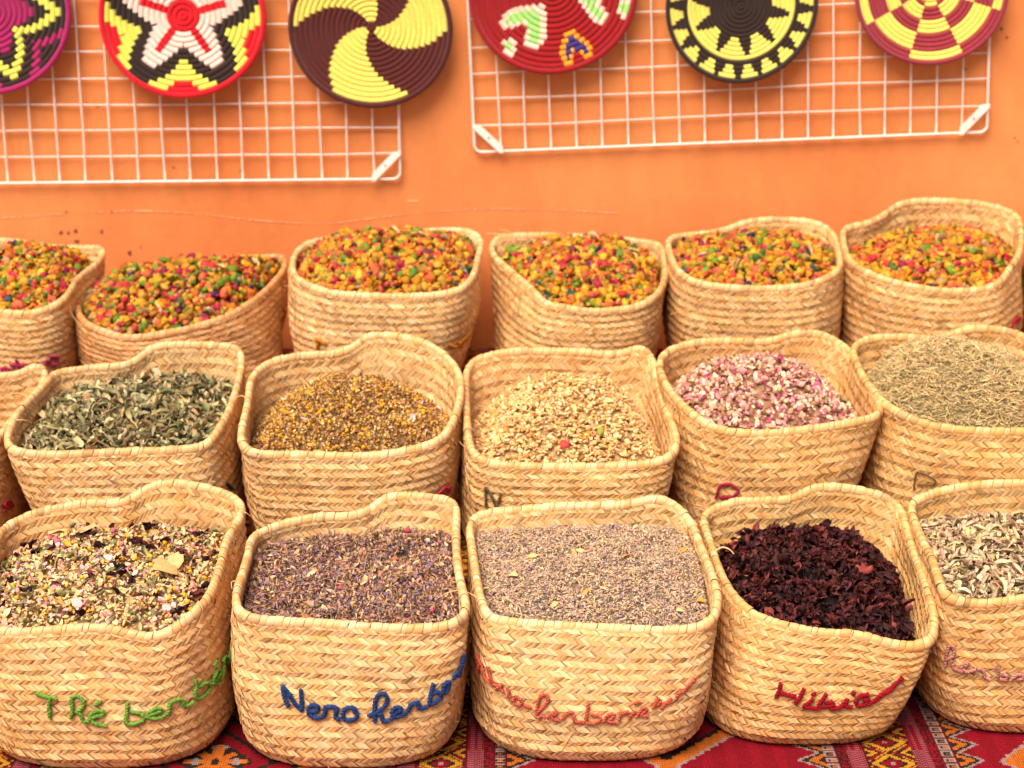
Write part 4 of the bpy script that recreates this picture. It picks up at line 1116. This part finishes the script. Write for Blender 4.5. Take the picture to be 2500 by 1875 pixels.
# chamomile
M2.heap_setup(0.030, px22(760, 822), -0.005, 0.95, 0.58)
mb = M2.heap_mesh((0.20, 0.115, 0.045))
CH = [lin(190, 142, 76), lin(206, 164, 104), lin(150, 102, 56), lin(206, 144, 30), lin(112, 78, 48), lin(220, 190, 136)]
pieces(mb, M2, 7000, BITS, (0.0042, 0.0014), CH, [22, 20, 26, 7, 16, 8], 0.9, 0.16, (-0.002, 0.006))
pieces(mb, M2, 6500, FLAKES + CURLS, (0.0072, 0.0028), CH, [20, 24, 24, 5, 14, 14], 0.9, 0.18, (0.0, 0.007), (1, 0.45, 1))
pieces(mb, M2, 330, BITS, (0.0074, 0.0015), [lin(220, 158, 24)], [1], 0.9, 0.10, (0.001, 0.006))
pieces(mb, M2, 700, STICK, (0.010, 0.004), [lin(216, 178, 116), lin(160, 116, 70)], [1, 1], 0.5, 0.12, (0.002, 0.008), (1, 0.06, 0.06))
pieces(mb, M2, 90, STICK, (0.0247, 0.0114), [lin(220, 180, 110)], [1], 0.3, 0.12, (0.004, 0.010), (1, 0.035, 0.035))
pieces(mb, M2, 14, CURLS, (0.0171, 0.0047), [lin(235, 190, 200), lin(240, 215, 210)], [1, 1], 0.4, 0.06, (0.006, 0.010), (1, 0.35, 1))
finish_heap(mb, "chamomile_heap", M_HERB, "mounded heap of yellow and brown chamomile heads", "dried flowers")

# flat seeds
M3.heap_setup(0.034, px22(1250, 824), -0.005, 0.85, 0.60)
mb = M3.heap_mesh((0.42, 0.26, 0.11))
SE = [lin(222, 180, 122), lin(230, 196, 146), lin(206, 158, 96), lin(186, 134, 76)]
pieces(mb, M3, 4300, SEEDS, (0.0112, 0.0017), SE, [35, 30, 22, 10], 0.6, 0.10, (-0.001, 0.009), (1, 0.68, 0.32))
pieces(mb, M3, 1215, CURLS, (0.0112, 0.0034), SE, [30, 40, 15, 8], 0.7, 0.10, (0.0, 0.010), (1, 0.4, 1))
pieces(mb, M3, 70, STICK, (0.0380, 0.0142), [lin(226, 186, 130)], [1], 0.25, 0.08, (0.006, 0.012), (1, 0.04, 0.04))
finish_heap(mb, "seed_heap", M_HERB, "mounded heap of pale cream flat seeds", "seeds")

# rosebuds
M4.heap_setup(0.036, px22(1630, 782), -0.005, 0.85, 0.60)
mb = M4.heap_mesh((0.30, 0.15, 0.09))
RB = [lin(228, 178, 160), lin(210, 138, 142), lin(184, 84, 112), lin(230, 200, 168), lin(196, 154, 116), lin(156, 120, 84), lin(220, 162, 142)]
pieces(mb, M4, 1282, BUDS, (0.0129, 0.0026), RB, [22, 16, 8, 26, 14, 8, 12], 0.9, 0.12, (-0.001, 0.009))
pieces(mb, M4, 2565, FLAKES, (0.0090, 0.0026), RB, [22, 14, 8, 30, 16, 10, 12], 0.8, 0.14, (0.0, 0.010), (1, 0.8, 1))
pieces(mb, M4, 25, LEAVES, (0.0171, 0.0038), [lin(130, 130, 80)], [1], 0.5, 0.1, (0.006, 0.010), (1, 0.5, 1))
finish_heap(mb, "rosebud_heap", M_HERB, "mounded heap of small pink and cream rosebuds", "dried flowers")

# rosemary
M5.heap_setup(0.034, px22(2030, 742), -0.005, 0.85, 0.55)
mb = M5.heap_mesh((0.22, 0.16, 0.075))
RM = [lin(224, 196, 144), lin(200, 174, 122), lin(236, 208, 158), lin(166, 148, 102), lin(210, 178, 124)]
pieces(mb, M5, 11500, NEEDLES, (0.0159, 0.0034), RM, [26, 24, 18, 16, 14], 0.45, 0.14, (-0.001, 0.007), (1, 0.085, 0.085))
finish_heap(mb, "rosemary_heap", M_HERB, "tall mound of grey green rosemary needles", "dried herbs")

# mixed tea
F1.heap_setup(0.020, px22(255, 1160), 0.03, 0.75, 0.72)
mb = F1.heap_mesh((0.28, 0.18, 0.09))
MX = [lin(222, 182, 126), lin(208, 160, 102), lin(230, 198, 150), lin(170, 160, 110), lin(120, 120, 76), lin(214, 130, 150), lin(232, 176, 176), lin(70, 34, 36), lin(200, 150, 60)]
pieces(mb, F1, 2295, SEEDS, (0.0096, 0.0017), MX[:3], [35, 30, 25], 0.6, 0.10, (-0.001, 0.008), (1, 0.68, 0.34))
pieces(mb, F1, 3240, FLAKES, (0.0099, 0.0034), MX, [18, 16, 16, 16, 10, 7, 8, 10, 3], 0.7, 0.16, (0.0, 0.010), (1, 0.6, 1))
pieces(mb, F1, 80, CALYX, (0.0162, 0.0047), [lin(48, 20, 26), lin(88, 40, 44)], [2, 1], 0.5, 0.15, (0.004, 0.012))
pieces(mb, F1, 120, BUDS, (0.0114, 0.0029), [lin(206, 110, 140), lin(226, 176, 172)], [1, 2], 0.7, 0.1, (0.004, 0.010))
pieces(mb, F1, 70, BITS, (0.0095, 0.0009), [lin(232, 172, 30)], [1], 0.8, 0.08, (0.005, 0.010))
pieces(mb, F1, 351, LEAVES, (0.0155, 0.0043), [lin(140, 138, 96), lin(160, 160, 116)], [1, 1], 0.6, 0.12, (0.002, 0.010), (1, 0.35, 1))
pieces(mb, F1, 6, FLAKES, (0.0456, 0.0076), [lin(206, 164, 112)], [1], 0.3, 0.06, (0.010, 0.013), (1, 0.8, 0.8))
pieces(mb, F1, 110, STICK, (0.0266, 0.0095), [lin(226, 196, 140)], [1], 0.3, 0.08, (0.004, 0.012), (1, 0.04, 0.04))
finish_heap(mb, "herbal_tea_heap", M_HERB, "mixed tea of cream seeds, pink petals and dark flowers", "herbal tea")

# purple grey flowers
F2.heap_setup(0.022, px22(850, 1212), 0.035, 0.75, 0.72)
mb = F2.heap_mesh((0.10, 0.06, 0.055))
PU = [lin(140, 106, 104), lin(166, 132, 116), lin(118, 86, 76), lin(184, 142, 104), lin(204, 164, 124), lin(122, 104, 122), lin(162, 108, 70), lin(148, 126, 86)]
PU = [1.22 * c for c in PU]
PW = [22, 18, 16, 12, 9, 10, 8, 6]
pieces(mb, F2, 3000, FLAKES, (0.0105, 0.004), PU, PW, 0.9, 0.2, (-0.001, 0.010), (1, 0.42, 1))
pieces(mb, F2, 3400, CURLS, (0.0110, 0.004), PU, PW, 0.9, 0.2, (0, 0.010), (1, 0.28, 1))
pieces(mb, F2, 1500, NEEDLES, (0.0095, 0.003), PU, PW, 0.8, 0.2, (0.001, 0.010), (1, 0.14, 0.14))
pieces(mb, F2, 420, STICK, (0.022, 0.008), [lin(208, 172, 126), lin(160, 130, 96)], [1, 1], 0.5, 0.12, (0.003, 0.012), (1, 0.04, 0.04))
pieces(mb, F2, 10, BUDS, (0.011, 0.003), [lin(196, 80, 104), lin(220, 150, 144)], [1, 1], 0.6, 0.1, (0.006, 0.010))
finish_heap(mb, "flower_heap", M_HERB, "heap of crumbled purple grey and brown dried flowers", "dried flowers")

# lavender
F3.heap_setup(0.020, px22(1330, 1168), 0.045, 0.70, 0.75)
mb = F3.heap_mesh((0.24, 0.18, 0.13))
LV = [lin(204, 172, 138), lin(186, 156, 130), lin(166, 142, 136), lin(222, 190, 152), lin(152, 124, 100), lin(174, 154, 156), lin(198, 164, 120)]
LW = [24, 20, 14, 16, 10, 10, 8]
pieces(mb, F3, 12000, BITS, (0.0060, 0.0015), LV, LW, 0.6, 0.14, (-0.001, 0.005), (1.25, 0.42, 0.42))
pieces(mb, F3, 3510, NEEDLES, (0.0095, 0.0034), LV, LW, 0.4, 0.14, (0.0, 0.006), (1, 0.10, 0.10))
pieces(mb, F3, 110, STICK, (0.0209, 0.0076), [lin(236, 208, 150), lin(200, 150, 90)], [2, 1], 0.25, 0.1, (0.003, 0.008), (1, 0.05, 0.05))
pieces(mb, F3, 22, FLAKES, (0.0152, 0.0038), [lin(226, 186, 124), lin(206, 144, 60)], [3, 1], 0.4, 0.1, (0.005, 0.008), (1, 0.6, 1))
finish_heap(mb, "lavender_heap", M_HERB, "smooth heap of fine pale grey lavender", "dried flowers")

# hibiscus
F4.heap_setup(0.030, px22(1710, 1164), 0.02, 0.75, 0.68, 0.008)
mb = F4.heap_mesh((0.012, 0.004, 0.005))
HB = [lin(76, 36, 36), lin(58, 29, 30), lin(94, 42, 40), lin(122, 54, 48), lin(46, 23, 25)]
pieces(mb, F4, 1350, CALYX, (0.0185, 0.0043), HB, [28, 26, 20, 9, 14], 0.6, 0.2, (-0.001, 0.014))
pieces(mb, F4, 945, FLAKES, (0.0103, 0.0034), HB, [26, 26, 20, 14, 14], 0.8, 0.2, (0, 0.012), (1, 0.7, 1))
pieces(mb, F4, 45, CURLS, (0.0095, 0.0029), [lin(190, 116, 80), lin(214, 150, 100), lin(130, 60, 50)], [1, 1, 1], 0.7, 0.12, (0.008, 0.014), (1, 0.5, 1))
finish_heap(mb, "hibiscus_heap", M_HERB, "heap of crumpled near black red hibiscus flowers", "dried flowers")

# pale leaves at the right edge
F5.heap_setup(0.026, px22(2200, 1150), 0.02, 0.8, 0.62, 0.006)
mb = F5.heap_mesh((0.16, 0.12, 0.07))
OL = [lin(212, 186, 150), lin(188, 166, 132), lin(226, 200, 164), lin(166, 148, 116), lin(180, 146, 116), lin(186, 166, 112)]
OW = [24, 22, 18, 14, 12, 8]
pieces(mb, F5, 1080, LEAVES, (0.0258, 0.0069), OL, OW, 0.55, 0.12, (-0.001, 0.012), (1, 0.34, 0.8))
pieces(mb, F5, 1485, FLAKES, (0.0112, 0.0034), OL, OW, 0.8, 0.14, (-0.001, 0.012), (1, 0.7, 1))
pieces(mb, F5, 160, STICK, (0.0342, 0.0114), [lin(214, 180, 140), lin(190, 146, 120)], [1, 1], 0.35, 0.1, (0.004, 0.014), (1, 0.06, 0.06))
finish_heap(mb, "leaf_heap", M_HERB, "heap of pale grey cream curled leaves at the right edge", "dried herbs")

# ---- single odd pieces lying on the heaps
def lay(bk, px, name, tp, size, ratio, col, mat, label, cat, yaw=0.4, lift=0.006):
    P = bk.Q(bk.rng.random(4000), np.sqrt(bk.rng.random(4000)))
    p = P[np.argmin(((proj(P) - np.asarray(px)) ** 2).sum(1))] + np.array([0, 0, lift])
    v, f = tp; v = v * size * np.asarray(ratio)
    c, s_ = math.cos(yaw), math.sin(yaw)
    v = v @ np.array([[c, -s_, 0], [s_, c, 0], [0, 0, 1]]).T @ np.array([[1, 0, 0], [0, 0.8, 0.6], [0, -0.6, 0.8]])
    m = MB(); m.add(v + p, t=f, c=col)
    tag(m.build(name, mat, None, tuple(p)), label, cat)
lay(M3, S((1379, 1096)), "petal_scrap", PODS[3], 0.020, (1.1, 0.9, 0.8), lin(214, 70, 66) * 0.8, M_POD, "red scrap lying on the pale seed heap", "petal")
lay(M3, S((1462, 1060)), "green_pod", PODS[0], 0.019, (1.2, 0.8, 0.8), lin(160, 160, 60) * 0.8, M_POD, "pale green pod lying on the pale seed heap", "pod", 1.2)
lay(M3, S((1427, 1072)), "yellow_petal", LEAVES[2], 0.030, (1, 0.5, 0.8), lin(216, 150, 30) * 0.8, M_POD, "ochre yellow curled petal lying on the pale seed heap", "petal", 0.9)
lay(M2, S((1008, 1024)), "pale_petal", CURLS[1], 0.032, (1, 0.35, 1), lin(236, 200, 196) * 0.9, M_HERB, "pale pink curled petal lying on the chamomile heap", "petal", 1.4)
lay(F4, S((1650 + 1345 / 2.288, 1150 + 800 / 2.288)), "pink_petal", BUDS[1], 0.020, (1.2, 0.9, 0.8), lin(206, 120, 150) * 0.9, M_HERB, "single pink petal lying on the dark hibiscus heap", "petal", 0.7, 0.012)
